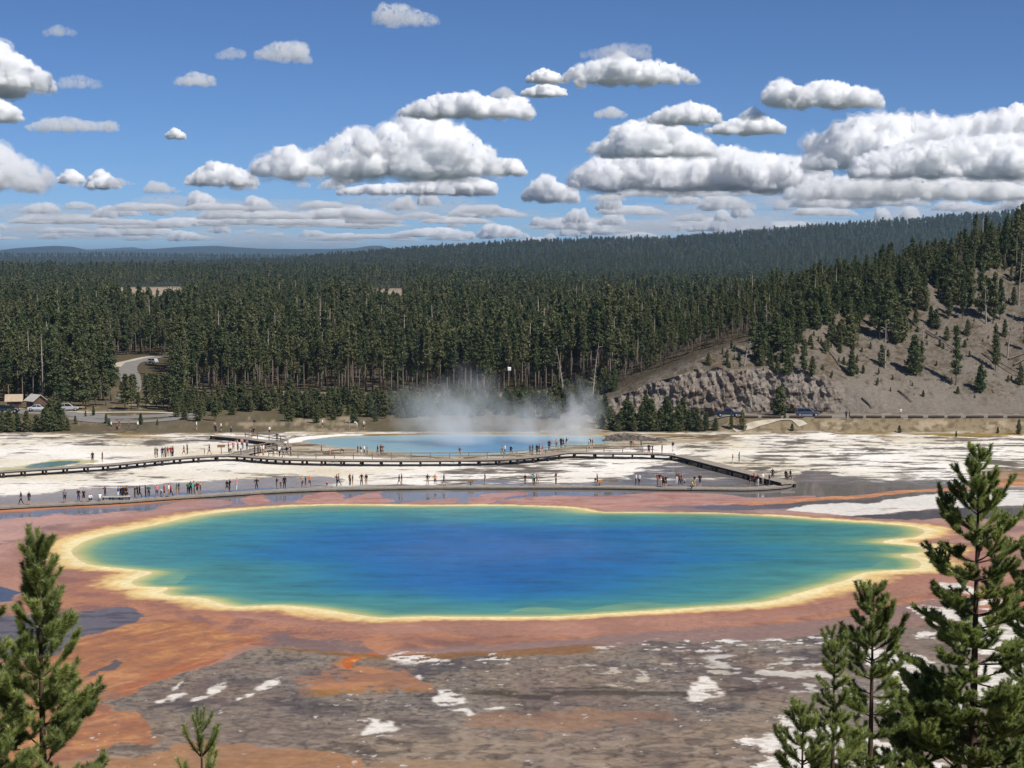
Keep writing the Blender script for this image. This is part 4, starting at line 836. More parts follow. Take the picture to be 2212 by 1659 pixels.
CLOUDS = [
 ([(560, 352), (600, 336), (640, 320), (655, 342), (700, 326), (740, 303), (775, 286), (800, 302), (850, 282), (882, 254), (930, 257), (960, 274), (1000, 294), (1040, 318), (1068, 345), (1078, 372)], 379, 'full', 'tallest heaped white cumulus with a peaked top over the forest'),
 ([(408, 385), (440, 362), (470, 352), (500, 360), (530, 372), (556, 388)], 399, 'full', 'ragged white cumulus trailing to the left of the tallest cloud'),
 ([(730, 410), (800, 400), (880, 396), (960, 388), (1030, 385), (1070, 398)], 419, 'full', 'long flat white cloud directly under the tallest cumulus'),
 ([(1062, 365), (1090, 344), (1115, 346), (1134, 364)], 376, 'full', 'small white cloud touching the right flank of the tallest cumulus'),
 ([(1132, 422), (1155, 396), (1180, 380), (1205, 398), (1245, 414)], 433, 'full', 'lone domed cumulus between the two great cloud banks'),
 ([(862, 243), (895, 226), (940, 210), (985, 207), (1022, 203), (1045, 212), (1075, 218), (1098, 207), (1130, 216), (1148, 240)], 251, 'full', 'flat-based cumulus floating just above the tallest cloud peak'),
 ([(1212, 170), (1245, 147), (1290, 137), (1340, 121), (1372, 136), (1420, 138), (1460, 147), (1502, 170)], 178, 'full', 'highest bright flat-based cumulus, right of the centre of the sky'),
 ([(1138, 168), (1172, 150), (1215, 164)], 178, 'full', 'small puff joined to the left of the highest bright cumulus'),
 ([(1128, 198), (1175, 180), (1222, 194)], 207, 'full', 'oval white puff beneath the small joined puff'),
 ([(1655, 200), (1682, 177), (1725, 192), (1780, 177), (1830, 190), (1872, 194), (1907, 220)], 230, 'full', 'isolated flat-based cumulus high over the right-hand ridge'),
 ([(1400, 255), (1440, 236), (1490, 224), (1532, 232), (1556, 254)], 266, 'full', 'rounded white cloud above the left end of the right cloud bank'),
 ([(1528, 280), (1580, 259), (1650, 253), (1695, 276)], 287, 'full', 'lens-shaped white cloud between bank and isolated cumulus'),
 ([(1264, 328), (1310, 305), (1345, 267), (1400, 270), (1442, 264), (1485, 288), (1540, 312)], 334, 'full', 'stepped cumulus on the left shoulder of the right cloud bank'),
 ([(1236, 385), (1290, 346), (1380, 336), (1450, 334), (1520, 344), (1560, 317), (1600, 334), (1650, 340), (1700, 345), (1760, 352), (1810, 392)], 406, 'full', 'long billowing cumulus forming the middle of the right cloud bank'),
 ([(1746, 345), (1765, 300), (1800, 282), (1850, 264), (1900, 257), (1950, 266), (2000, 261), (2060, 270), (2110, 262), (2160, 250), (2212, 240), (2300, 232), (2420, 250)], 362, 'full', 'largest towering cumulus bank at the upper right edge'),
 ([(1850, 345), (1930, 328), (2030, 306), (2120, 300), (2212, 296), (2330, 290), (2440, 310)], 380, 'full', 'second tier of cloud in front of the largest bank'),
 ([(1700, 410), (1800, 388), (1930, 372), (2060, 384), (2200, 370), (2330, 372), (2430, 390)], 428, 'hazy', 'broad grey-based cloud tier under the largest bank'),
 ([(-130, 150), (-60, 110), (0, 97), (40, 128), (100, 162), (110, 182)], 194, 'full', 'bright cloud cut by the upper left picture edge'),
 ([(-90, 240), (-40, 222), (0, 217), (42, 240)], 259, 'full', 'small bright puff at the left edge below the big one'),
 ([(-170, 350), (-60, 330), (0, 317), (45, 345), (92, 370), (98, 398)], 409, 'hazy', 'soft hazy cumulus low at the left edge'),
 ([(60, 272), (100, 258), (145, 254), (200, 264), (252, 264)], 282, 'thin', 'long thin grey cloud strip at the left'),
 ([(358, 292), (380, 278), (400, 290)], 299, 'full', 'tiny oval white cloud alone at the left of centre'),
 ([(555, 112), (600, 94), (658, 94), (660, 108)], 127, 'thin', 'faint white wisp with a bright edge high at the left of centre'),
 ([(384, 172), (420, 156), (462, 166)], 184, 'thin', 'small faint wisp left of the bright-edged wisp'),
 ([(466, 118), (500, 104), (530, 110)], 126, 'wisp', 'barely visible wisp beside the bright-edged wisp'),
 ([(810, 38), (830, 12), (870, 14), (945, 40)], 51, 'thin', 'faint grey wisp at the very top of the sky'),
 ([(96, 68), (130, 55), (164, 68)], 76, 'wisp', 'small faint wisp in the upper left corner'),
 ([(1256, 116), (1330, 96), (1402, 100)], 126, 'wisp', 'thin grey veil above the highest bright cumulus'),
 ([(130, 174), (170, 162), (220, 178)], 189, 'wisp', 'ghostly grey patch beside the bright left edge cloud'),
 ([(1284, 244), (1320, 231), (1354, 246)], 254, 'thin', 'faint small cloud left of the rounded white cloud'),
 ([(1596, 250), (1624, 232), (1654, 250)], 258, 'thin', 'faint puff on top of the lens-shaped cloud'),
 ([(1062, 202), (1090, 187), (1114, 202)], 210, 'thin', 'faint puff left of the oval white puff'),
 ([(128, 384), (155, 366), (182, 384)], 394, 'full', 'round white puff over the far left forest'),
 ([(188, 394), (220, 369), (256, 396)], 406, 'full', 'pointed white puff right of the round puff'),
]
for i, (pr, vb, kind, lab) in enumerate(CLOUDS):
    D = cloud_D(vb) * (1 + .02 * (i % 5)) * (.8 if 'tier' in lab else 1.0); me, cx, fr = cloud_shape(pr, vb, D, 500 + i, thick=1.4 if kind == 'full' else 2.0, fringe=True); me.materials.append(vapour(kind, (vb - min(q[1] for q in pr)) * D / FPX, max(1.0, ((vb - min(q[1] for q in pr)) / 45) ** .75) if kind == 'full' else 1.0))
    o = bpy.data.objects.new('cloud', me); COL.objects.link(o); b = Pd(cx, vb, D); o.location = b; tag(o, lab, 'cloud', 'clouds in the sky')
    fr.materials.append(vapour(kind + ' fringe', (vb - min(q[1] for q in pr)) * D / FPX)); c_ = bpy.data.objects.new('fringe', fr); COL.objects.link(c_); c_.parent = o
# the low field of distant clouds, layer behind layer to the horizon
protos = [cloud_shape([(0, 40), (20 + 6 * j, 18 - 3 * j), (60, 8 + 5 * (j % 3)), (95, 14), (130 - 5 * j, 22 - 4 * (j % 2)), (170, 40)], 46, 20000, 560 + j, 1.5, 2.0, .8)[0] for j in range(5)]
g = np.random.default_rng(77); V = []; F = []; nv = 0; PV = []
for m in protos:
    a = np.empty(len(m.vertices) * 3); m.vertices.foreach_get('co', a); m.calc_loop_triangles(); t = np.empty(len(m.loop_triangles) * 3, np.int32); m.loop_triangles.foreach_get('vertices', t); PV.append((a.reshape(-1, 3), t.reshape(-1, 3)))
rows = [(404, 300, 60, 26, 0, 1100, 5), (412, 700, 120, 20, 300, 1060, 4), (428, 1450, 160, 24, 1240, 2300, 9), (450, 500, 150, 26, -40, 1000, 9), (452, 1700, 180, 30, 1280, 2350, 9), (462, 500, 170, 22, -80, 1060, 9), (470, 1600, 150, 26, 1300, 2300, 8), (478, 600, 140, 18, -80, 1080, 10),
        (488, 900, 120, 24, 100, 1600, 9), (492, 900, 170, 16, -100, 1200, 8), (502, 900, 120, 16, 0, 1700, 10), (506, 1500, 110, 26, 980, 1800, 6), (512, 500, 130, 14, -80, 1100, 10), (520, 600, 120, 11, -80, 1450, 11)]
for vb, _, wd, ht, ua, ub, cnt in rows:
    for j in range(cnt):
        uu = ua + (ub - ua) * (j + g.uniform(.1, .9)) / cnt; vv = vb + g.uniform(-11, 8); D = min(cloud_D(vv), 75000) * g.uniform(.95, 1.05); k = D / 20000
        a, t = PV[g.integers(0, 5)]; sx = wd / 170 * g.choice([.3, .45, .7, 1.1, 1.4]) * g.uniform(.8, 1.2); sz = ht / 34 * g.uniform(.5, 1.5); fl_ = g.choice([-1, 1])
        co = a * [sx * fl_ * k, max(sx, sz) * k, sz * k]; b = Pd(uu, vv, D); V.append(co + np.array(b)); F.append((t if fl_ > 0 else t[:, ::-1]) + nv); nv += len(a)
me = mesh_np('clouds', np.concatenate(V), np.concatenate(F), True); me.materials.append(vapour('far', 500)); tag(link('clouds', me), kind='stuff')
V = []; F = []; nv = 0                       # pale veils between the far layers
for j in range(26):
    uu = g.uniform(-100, 2300); vv = g.uniform(440, 540); D = min(cloud_D(vv), 75000) * 1.06; k = D / 20000; a, t = PV[g.integers(0, 5)]
    if 1050 < uu < 1250 and vv < 480: continue
    co = a * [g.uniform(1.5, 3.2) * k, 1.5 * k, g.uniform(.5, 1.1) * k]; V.append(co + np.array(Pd(uu, vv, D))); F.append(t + nv); nv += len(a)
me = mesh_np('cloud veil', np.concatenate(V), np.concatenate(F), True); me.materials.append(vapour('veil', 500)); tag(link('cloud_veil', me), kind='stuff')
# ================================================================ NEAR PINES
NEED = N('young pine needles'); sh = attr(NEED, 'shade', 'Fac')
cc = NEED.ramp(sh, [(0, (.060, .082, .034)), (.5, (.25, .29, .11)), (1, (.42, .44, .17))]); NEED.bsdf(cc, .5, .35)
t = NEED.n('ShaderNodeBsdfTranslucent'); NEED.l(NEED.mul(cc, (1.3, 1.5, .7)), t.inputs[0]); mx = NEED.n('ShaderNodeMixShader'); mx.inputs[0].default_value = .38
NEED.l(NEED.b.outputs[0], mx.inputs[1]); NEED.l(t.outputs[0], mx.inputs[2]); NEED.l(mx.outputs[0], NEED.out.inputs[0]); NEED = NEED.m
YBARK = simple('young pine bark', (72, 58, 48), .95, .4, 14)
def young_pine(name, u, v, D, prof, seed, label, dens=1500, whorl=(.17, .28), up=.65, nl=.062, bend=(0, 0), twigs=10):
    g = np.random.default_rng(seed); k = D / FPX; tip = np.array(Pd(u, v, D)); zb = float(zslope(np.array([tip[0]]), np.array([tip[1]]))[0]) - .1; Ht = tip[2] - zb
    p = np.array(prof, float) * k; crown_depth = max(p[-1, 0], 1.2); lead = np.array([bend[0], bend[1]])
    def ax(z):                                   # trunk axis, z from the foot
        q = 1 - z / Ht; return np.array([lead[0] * q * q, lead[1] * q * q, z])
    mb = MB(); mb.tube([ax(z) for z in np.linspace(0, Ht, 12)], [max(.006, (.012 * Ht + .01) * (1 - q) ** .85) for q in np.linspace(0, 1, 12)], 8)
    segs = []                                    # needle-bearing pieces: a, b, density, shade, needle length
    def shoot(pts, r0, needles_from, shade, d=1.0):
        mb.tube(pts, [max(.0025, r0 * (1 - .8 * q)) for q in np.linspace(0, 1, len(pts))], 4, cap=False)
        for i in range(len(pts) - 1):
            f0 = i / (len(pts) - 1)
            if f0 + 1e-6 >= needles_from: segs.append((pts[i], pts[i + 1], d, shade, f0))
    def curve(p0, az, L, el0, el1, n=6):
        out = [p0]; s = L / n
        for i in range(n):
            e = el0 + (el1 - el0) * (i / (n - 1)) ** 1.5; a = az + g.normal(0, .05); out.append(out[-1] + s * np.array([math.cos(a) * math.cos(e), math.sin(a) * math.cos(e), math.sin(e)]))
        return out
    # leader
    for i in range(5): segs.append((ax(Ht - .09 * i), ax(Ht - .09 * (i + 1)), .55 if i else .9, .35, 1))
    s = .16 + g.uniform(0, .05); first = True
    while s < min(crown_depth + .35, Ht - .25):
        rad = np.interp(s, p[:, 0], p[:, 1]); nb = g.integers(4, 7); a0 = g.uniform(0, 6.28); frac = min(1, s / 2.2)
        for b in range(nb):
            az = a0 + 6.283 * b / nb + g.normal(0, .25); L = rad * g.uniform(.72, 1.12); L = max(L, .12)
            e0 = up * (1 - .75 * frac) + g.normal(0, .1); e1 = min(1.35, e0 + .45 + .35 * g.random())
            base = ax(Ht - s - g.uniform(-.03, .03)); L2 = L / max(.5, math.cos((e0 + e1) / 2)); pts = curve(base, az, L2, e0, e1)
            shd = np.clip(g.normal(.5, .17), 0, 1); shoot(pts, .006 + .009 * L2, .12 if L < .5 else .24, shd)
            nt_ = int(L2 * twigs * g.uniform(.7, 1.2))
            for j in range(nt_):
                f = g.uniform(.28, .93); i = min(int(f * 6), 5); q = np.array(pts[i]) + (np.array(pts[i + 1]) - pts[i]) * (f * 6 - i)
                ta = az + g.choice([-1, 1]) * g.uniform(.5, 1.05); tl = (.12 + .32 * L2 * (1 - f) ) * g.uniform(.7, 1.2); tl = min(tl, .5)
                te = e0 + g.uniform(-.1, .35); tp = curve(q, ta, tl, te, min(1.3, te + .6), 4); sh2 = np.clip(shd + g.normal(0, .14), 0, 1); shoot(tp, .005, 0, sh2)
                if tl > .25:
                    for jj in range(2): q2 = np.array(tp[2]); shoot(curve(q2, ta + (jj * 2 - 1) * .7, tl * .5, te, te + .6, 3), .004, 0, sh2)
            if L > .75 and g.random() < .7:      # inner twigs along the trunk end
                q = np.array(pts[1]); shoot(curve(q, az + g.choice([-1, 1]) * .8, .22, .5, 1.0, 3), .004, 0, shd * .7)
        s += g.uniform(*whorl) * (.75 + .5 * frac)
    A = np.array([q[0] for q in segs]); B = np.array([q[1] for q in segs]); ln = np.linalg.norm(B - A, axis=1); cnt = np.maximum(1, (ln * dens * np.array([q[2] for q in segs])).astype(int))
    idx = np.repeat(np.arange(len(segs)), cnt); f = g.uniform(0, 1, len(idx))[:, None]; dirv = ((B - A) / np.maximum(ln, 1e-6)[:, None])[idx]; pos = A[idx] + (B - A)[idx] * f
    r = g.normal(0, 1, pos.shape); r -= dirv * (r * dirv).sum(1)[:, None]; r /= np.linalg.norm(r, axis=1)[:, None]; an = g.uniform(.55, 1.15, len(idx))[:, None]
    nd = dirv * np.cos(an) + r * np.sin(an); nd[:, 2] += .12; nd /= np.linalg.norm(nd, axis=1)[:, None]; sd_ = np.cross(nd, g.normal(0, 1, nd.shape)); sd_ /= np.linalg.norm(sd_, axis=1)[:, None]
    L = (nl * g.uniform(.7, 1.2, len(idx)))[:, None]; wdt = (.0031) * D / 18
    co = np.stack([pos - sd_ * wdt, pos + sd_ * wdt, pos + nd * L], 1).reshape(-1, 3); shv = np.clip(np.array([q[3] for q in segs])[idx] + g.normal(0, .16, len(idx)), 0, 1)
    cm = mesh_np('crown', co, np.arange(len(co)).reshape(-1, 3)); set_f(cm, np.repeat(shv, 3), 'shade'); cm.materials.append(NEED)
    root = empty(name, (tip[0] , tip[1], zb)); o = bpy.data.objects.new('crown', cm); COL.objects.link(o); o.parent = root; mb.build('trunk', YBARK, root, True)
    print('young pine', len(idx)); return tag(root, label, 'tree', 'young pines in front of the lookout')
young_pine('pine_tree', 2116, 966, 22, [(0, 8), (50, 22), (95, 42), (150, 74), (220, 92), (330, 112), (450, 145), (600, 190), (760, 240)], 901, 'tallest near pine at the right, its tip reaching above the spring')
young_pine('pine_tree', 1887, 1262, 20, [(0, 7), (40, 18), (90, 46), (140, 64), (220, 72), (300, 66), (380, 76), (460, 100), (560, 130)], 902, 'middle near pine standing left of the tallest one')
young_pine('pine_tree', 1803, 1380, 19.5, [(0, 5), (60, 18), (130, 34), (200, 46), (300, 66)], 903, 'narrow dark near pine pressed against the left of the middle pine', dens=1300)
young_pine('pine_tree', 1735, 1520, 18, [(0, 6), (40, 22), (90, 38), (150, 54)], 904, 'low young pine at the bottom, leftmost of the right-hand group')
young_pine('pine_tree', 1985, 1452, 22.5, [(0, 7), (50, 34), (110, 66), (200, 92), (300, 110)], 905, 'bushy near pine filling the gap between middle and tallest pines')
young_pine('pine_tree', 2262, 1120, 24, [(0, 10), (80, 50), (200, 80), (350, 95), (520, 120), (700, 160)], 906, 'near pine mostly outside the right picture edge')
young_pine('pine_tree', 82, 1166, 16, [(0, 8), (45, 12), (85, 27), (130, 38), (200, 46), (260, 62), (330, 84), (400, 104), (470, 136), (560, 170)], 907, 'large bushy near pine at the lower left', nl=.068, dens=1500, whorl=(.13, .21), up=.95, twigs=12)
young_pine('pine_tree', -60, 1330, 15.5, [(0, 12), (80, 60), (180, 100), (300, 140), (420, 160)], 909, 'near pine mostly outside the left picture edge')
young_pine('pine_tree', 434, 1535, 15, [(0, 5), (30, 12), (60, 26), (100, 42), (160, 56), (220, 66)], 908, 'small pine top poking up at the bottom left of centre', whorl=(.26, .36), up=1.0, dens=1000, twigs=3)
# ================================================================ BOARDWALKS
WOOD = simple('weathered boardwalk planks', (142, 132, 120), .85, .25, 1.5); DARKW = simple('dark boardwalk timber', (50, 44, 40), .85, .3, 2.0); RAILM = simple('grey rail timber', (122, 116, 106), .85, .25, 2.0)
def path(pts, z, step=1.6):
    p = np.array([tuple(P(a, b, z))[:2] for a, b in pts]); sp = spline(p, 12, False); d = np.r_[0, np.cumsum(np.linalg.norm(np.diff(sp, axis=0), axis=1))]
    q = np.linspace(0, d[-1], max(3, int(d[-1] / step))); return np.stack([np.interp(q, d, sp[:, 0]), np.interp(q, d, sp[:, 1])], 1)
def boardwalk(name, pts, z, width, label, rail=None, thick=.28, pile=2, piles=True):
    p = path(pts, z); t = np.gradient(p, axis=0); t /= np.linalg.norm(t, axis=1)[:, None]; nrm = np.stack([-t[:, 1], t[:, 0]], 1)
    r = empty(name, (*p[0], 0)); M_ = r.matrix_world.inverted(); o0 = np.array([*p[0], 0])
    a = p; b = p + nrm * width; n = len(p); mb = MB(); vs = []
    for i in range(n):
        for q, zz in ((a, z), (b, z), (b, z - thick), (a, z - thick)): vs.append((q[i][0] - o0[0], q[i][1] - o0[1], zz))
    fs = []
    for i in range(n - 1):
        for k in range(4): fs.append((4 * i + k, 4 * i + (k + 1) % 4, 4 * i + 4 + (k + 1) % 4, 4 * i + 4 + k))
    fs += [(3, 2, 1, 0), (4 * n - 4, 4 * n - 3, 4 * n - 2, 4 * n - 1)]; mb.add(vs, fs); mb.build('deck', WOOD, r)
    mb = MB()                                     # edge beam, set just proud of the deck
    for q, s_ in ((a, -1),):
        vs = []; 
        for i in range(n):
            e = q[i] + nrm[i] * s_ * .06 - o0[:2]
            for dx, zz in ((0, z + .03), (.12, z + .03), (.12, z - thick - .02), (0, z - thick - .02)): vs.append((e[0] + nrm[i][0] * (-dx if s_ < 0 else dx), e[1] + nrm[i][1] * (-dx if s_ < 0 else dx), zz))
        mb.add(vs, fs)
    mb.build('edge_beam', DARKW if piles else RAILM, r)
    if piles:
        mb = MB()
        for i in range(0, n, pile):
            for f in (.05, .95):
                e = p[i] + nrm[i] * width * f - o0[:2]; mb.box((e[0], e[1], (z - thick) / 2 - .1), (.32, .32, z - thick + .2), 0, math.atan2(t[i][1], t[i][0]))
        mb.build('pilings', DARKW, r)['kind'] = 'stuff'
    if rail:
        k = [i for i in range(n) if rail[0] <= UV(*p[i], z)[0] <= rail[1]]; e = p + nrm * (width - .1); cnt = 0
        for q in k[::2][:100]:
            m2 = MB(); m2.box((e[q][0] - o0[0], e[q][1] - o0[1], z + .55), (.12, .12, 1.1)); m2.build('rail_post', RAILM, r)
        for zz in (1.06, .55):
            m2 = MB(); m2.tube([(e[q][0] - o0[0], e[q][1] - o0[1], z + zz) for q in k], .07, 4); m2.build('rail', RAILM, r)
    return tag(r, label, 'boardwalk')
NEARW = [(-330, 1124), (-150, 1110), (0, 1097), (153, 1089), (256, 1084), (384, 1075), (509, 1067), (637, 1059.5), (765, 1056), (900, 1053.5), (1075, 1052.5), (1294, 1052.5), (1417, 1055), (1527, 1056), (1593, 1057), (1640, 1056), (1683, 1053)]
boardwalk('boardwalk', NEARW, .32, 2.3, 'low plank boardwalk running along the far shore of the blue spring', piles=False, thick=.14)
boardwalk('boardwalk', [(1683, 1053), (1706, 1049), (1718, 1043), (1716, 1038), (1700, 1036), (1684, 1036)][::-1][::-1], .34, 2.2, 'rounded end of the boardwalk where it doubles back', piles=False, thick=.16)
boardwalk('boardwalk', [(1449, 983.5), (1475, 989), (1542, 1006), (1590, 1018), (1644, 1032), (1688, 1043)], .8, 2.4, 'dark sloping boardwalk link between the two walkways', thick=.26, pile=3)
boardwalk('boardwalk', [(-330, 1046), (-150, 1033), (0, 1021), (153, 1011), (256, 1004), (384, 991.5), (486, 985), (540, 988), (611, 993), (765, 996), (944, 996), (1090, 993.5), (1160, 988), (1192, 984.5), (1230, 979), (1294, 980), (1396, 981), (1448, 983)], .9, 2.6, 'raised railed boardwalk passing the steaming crater', (556, 1412), thick=.15, pile=2)
boardwalk('boardwalk', [(455, 942), (510, 947), (566, 954), (596, 959), (600, 963), (560, 968), (520, 975), (500, 981)], .6, 2.2, 'curving boardwalk branch from the parking lot', (505, 600), pile=3)
# ---- bench and signs
def bench(u, v, label):
    p = P(u, v, .32); r = empty('bench', p, .04); m = MB(); m.box((0, 0, .45), (2.9, .5, .09)); m.build('seat', simple('pale bench plank', (190, 186, 180), .7, .1, 3), r)
    for q in (-1.35, 0, 1.35): m = MB(); m.box((q, 0, .2), (.12, .42, .4)); m.build('leg', DARKW, r)
    m = MB(); m.box((0, .2, .2), (2.5, .06, .1)); m.build('stretcher', DARKW, r); tag(r, label, 'bench', 'benches on the near boardwalk')
bench(244, 1080, 'pale plank bench at the front edge of the near boardwalk, left one'); bench(258.5, 1079.2, 'pale plank bench at the front edge of the near boardwalk, right one')
def sign(u, v, z, h, label, w=.9, tilt=.6, col=(110, 84, 60)):
    p = P(u, v, z); r = empty('sign', p); m = MB()
    m.box((0, 0, h / 2), (.1, .1, h)); m.build('post', DARKW, r); m = MB(); m.add([(-w / 2, -.28, h - .1), (w / 2, -.28, h - .1), (w / 2, .28, h + .25), (-w / 2, .28, h + .25), (-w / 2, -.26, h - .16), (w / 2, -.26, h - .16), (w / 2, .3, h + .19), (-w / 2, .3, h + .19)],
        [(0, 1, 2, 3), (7, 6, 5, 4), (0, 4, 5, 1), (1, 5, 6, 2), (2, 6, 7, 3), (3, 7, 4, 0)]); m.build('panel', simple('sign panel', col, .6, .2, 4), r); tag(r, label, 'sign')
sign(478, 981, .85, 1.35, 'dark information panel on a post where the boardwalks meet', 1.3)
sign(1016.5, 1050, .1, .75, 'small low sign before the middle of the near boardwalk', .9); sign(1295.5, 1052, .1, .8, 'brown low sign beside a person on the near boardwalk', .8, col=(150, 104, 64))
# ================================================================ PEOPLE
def person_mesh(pose, seed):
    """one continuous figure, 1.7 m, facing -y, grown from a jointed skeleton; face materials: 0 skin 1 shirt 2 trousers 3 hair 4 shoes"""
    g = random.Random(seed); V = []; E = []; Rr = []; part = []
    def add(p, r, par=None, pt=1):
        V.append(Vector(p)); Rr.append(r); part.append(pt)
        if par is not None: E.append((par, len(V) - 1))
        return len(V) - 1
    st = {'stand': (.09, .09, 0, 0), 'walk': (.30, -.26, 0, 0), 'photo': (.1, .08, 0, 0), 'hips': (.14, .14, 0, 0), 'crouch': (.2, .1, 0, 0), 'bend': (.1, .12, 0, 0)}[pose]
    pz = .92 if pose != 'crouch' else .36; lean = {'bend': -.42, 'crouch': -.16}.get(pose, -.02)
    pel = add((0, 0, pz), (.155, .115), None, 2); wai = add((0, lean * .35, pz + .17), (.14, .10)); E.append((pel, wai)); ch = add((0, lean * .75, pz + .38 - abs(lean) * .25), (.175, .12), wai)
    sh_ = add((0, lean, pz + .50 - abs(lean) * .4), (.13, .085), ch); nk = add((0, lean * 1.08 - .01, pz + .59 - abs(lean) * .5), (.055, .055), sh_, 0); hd = add((0, lean * 1.15 - .03, pz + .68 - abs(lean) * .6), (.085, .1), nk, 0); tp = add((0, lean * 1.18 - .01, pz + .79 - abs(lean) * .65), (.07, .085), hd, 3)
    for s in (-1, 1):
        hip = add((s * .09, 0, pz - .06), (.1, .1), pel, 2)
        if pose == 'crouch': kn = add((s * .14, -.34, .42), (.08, .08), hip, 2); an = add((s * .13, -.05, .09), (.05, .05), kn, 2)
        else:
            w_ = st[0] if s < 0 else st[1]
            if pose == 'walk': kn = add((s * .1, -w_ * .6 - .05, .5), (.07, .07), hip, 2); an = add((s * .09, -w_ * 1.1 + (.05 if w_ < 0 else 0), .09), (.045, .045), kn, 2)
            else: kn = add((s * (.06 + w_ * .5), -.01, .5), (.07, .07), hip, 2); an = add((s * (.05 + w_ * .7), .01, .09), (.045, .045), kn, 2)
        ft = V[an]; add((ft.x + s * .02, ft.y - .14, .035), (.045, .035), an, 4)
        top = V[sh_]; so = add((s * .17, top.y, top.z - .01), (.065, .065), sh_, 1)
        if pose == 'photo': el = add((s * .24, top.y - .16, top.z - .22), (.045, .045), so, 1); wr = add((s * .07, top.y - .34, top.z + .06), (.035, .035), el, 0)
        elif pose == 'hips': el = add((s * .36, top.y + .08, top.z - .24), (.045, .045), so, 1); wr = add((s * .19, top.y - .03, top.z - .46), (.035, .035), el, 0)
        elif pose == 'walk': q = .16 * s; el = add((s * .22, top.y + q * .6, top.z - .28), (.045, .045), so, 1); wr = add((s * .22, top.y + q - .14, top.z - .48), (.035, .035), el, 0)
        elif pose in ('crouch', 'bend'): el = add((s * .22, top.y - .14, top.z - .24), (.045, .045), so, 1); wr = add((s * .13, top.y - .3, top.z - .36), (.035, .035), el, 0)
        else: el = add((s * .235, top.y + .03, top.z - .28), (.045, .045), so, 1); wr = add((s * .23, top.y - .06, top.z - .52), (.035, .035), el, 0)
        wv = V[wr]; add((wv.x, wv.y - .03, wv.z - .09 if pose not in ('photo',) else wv.z + .06), (.032, .02), wr, 0)
    me = bpy.data.meshes.new('person'); me.from_pydata(V, E, []); o = bpy.data.objects.new('person', me); COL.objects.link(o)
    md = o.modifiers.new('s', 'SKIN'); md.use_smooth_shade = True; o.modifiers.new('u', 'SUBSURF').levels = 1
    for i, sv in enumerate(me.skin_vertices[0].data): sv.radius = Rr[i]; sv.use_root = (i == 0)
    m2 = bpy.data.meshes.new_from_object(o.evaluated_get(bpy.context.evaluated_depsgraph_get())); bpy.data.objects.remove(o); m2.name = 'person'
    ids = []
    for f in m2.polygons:
        c_ = f.center; best = 1e9; bi = 0
        for a, b in E:                          # nearest bone decides what covers it
            A, B = V[a], V[b]; d = B - A; t_ = max(0, min(1, (c_ - A).dot(d) / max(d.dot(d), 1e-9))); dd_ = (c_ - (A + d * t_)).length
            if dd_ < best: best = dd_; pb = part[b]; pa = part[a]; bi = pb if t_ > .45 else (pa if pb != 3 else 0); low = (pb == 2 and pa == 2 and t_ > .3 and c_.z < .46)
        if bi == 2 and pose != 'crouch' and seed % 2 and c_.z < .5: bi = 0          # shorts
        if bi == 1 and best and c_.z > V[sh_].z + .06 and abs(c_.x) < .1: bi = 0
        if c_.z > V[hd].z - .02 and (c_.y > V[hd].y + .02 or c_.z > V[hd].z + .09): bi = 3
        ids.append(bi)
    for k in range(5): m2.materials.append(None)
    m2.polygons.foreach_set('material_index', ids); m2.polygons.foreach_set('use_smooth', [True] * len(m2.polygons)); m2.update(); return m2
POSES = {p: [person_mesh(p, s) for s in (1, 2)] for p in ('stand', 'walk', 'photo', 'hips', 'crouch', 'bend')}
CLO = {}
def cloth(c): 
    k = tuple(c)
    if k not in CLO: CLO[k] = simple('cloth', c, .9, .12, 8)
    return CLO[k]
SKIN = [simple('skin', (196, 150, 122), .6, .08, 8), simple('tanned skin', (160, 112, 84), .6, .08, 8)]; HAIR = [simple('hair', c, .7, .2, 20) for c in ((38, 30, 26), (84, 60, 40), (150, 120, 80), (60, 56, 54))]
SHIRT = {'black': (28, 28, 32), 'dark': (46, 46, 54), 'white': (226, 226, 224), 'red': (168, 40, 44), 'pink': (206, 126, 130), 'blue': (52, 104, 170), 'teal': (44, 96, 104), 'turquoise': (70, 170, 170), 'olive': (92, 94, 66), 'grey': (112, 114, 118), 'orange': (214, 130, 60), 'navy': (32, 40, 78),
         'brown': (104, 76, 58), 'tan': (178, 150, 118), 'purple': (74, 54, 84), 'green': (52, 104, 70), 'yellow': (214, 196, 90), 'maroon': (98, 34, 42)}
TROU = {'black': (26, 26, 30), 'blue': (58, 70, 100), 'khaki': (150, 134, 104), 'white': (210, 208, 204), 'grey': (88, 88, 92)}
PATHPOS = {'near': 'on the near boardwalk', 'bank': 'on the wet flat', 'far': 'on the raised boardwalk', 'lot': 'near the parking lot', 'shore': 'beyond the crater pool', 'road': 'on the roadside track', 'end': 'at the rounded boardwalk end'}
PEOPLE = []
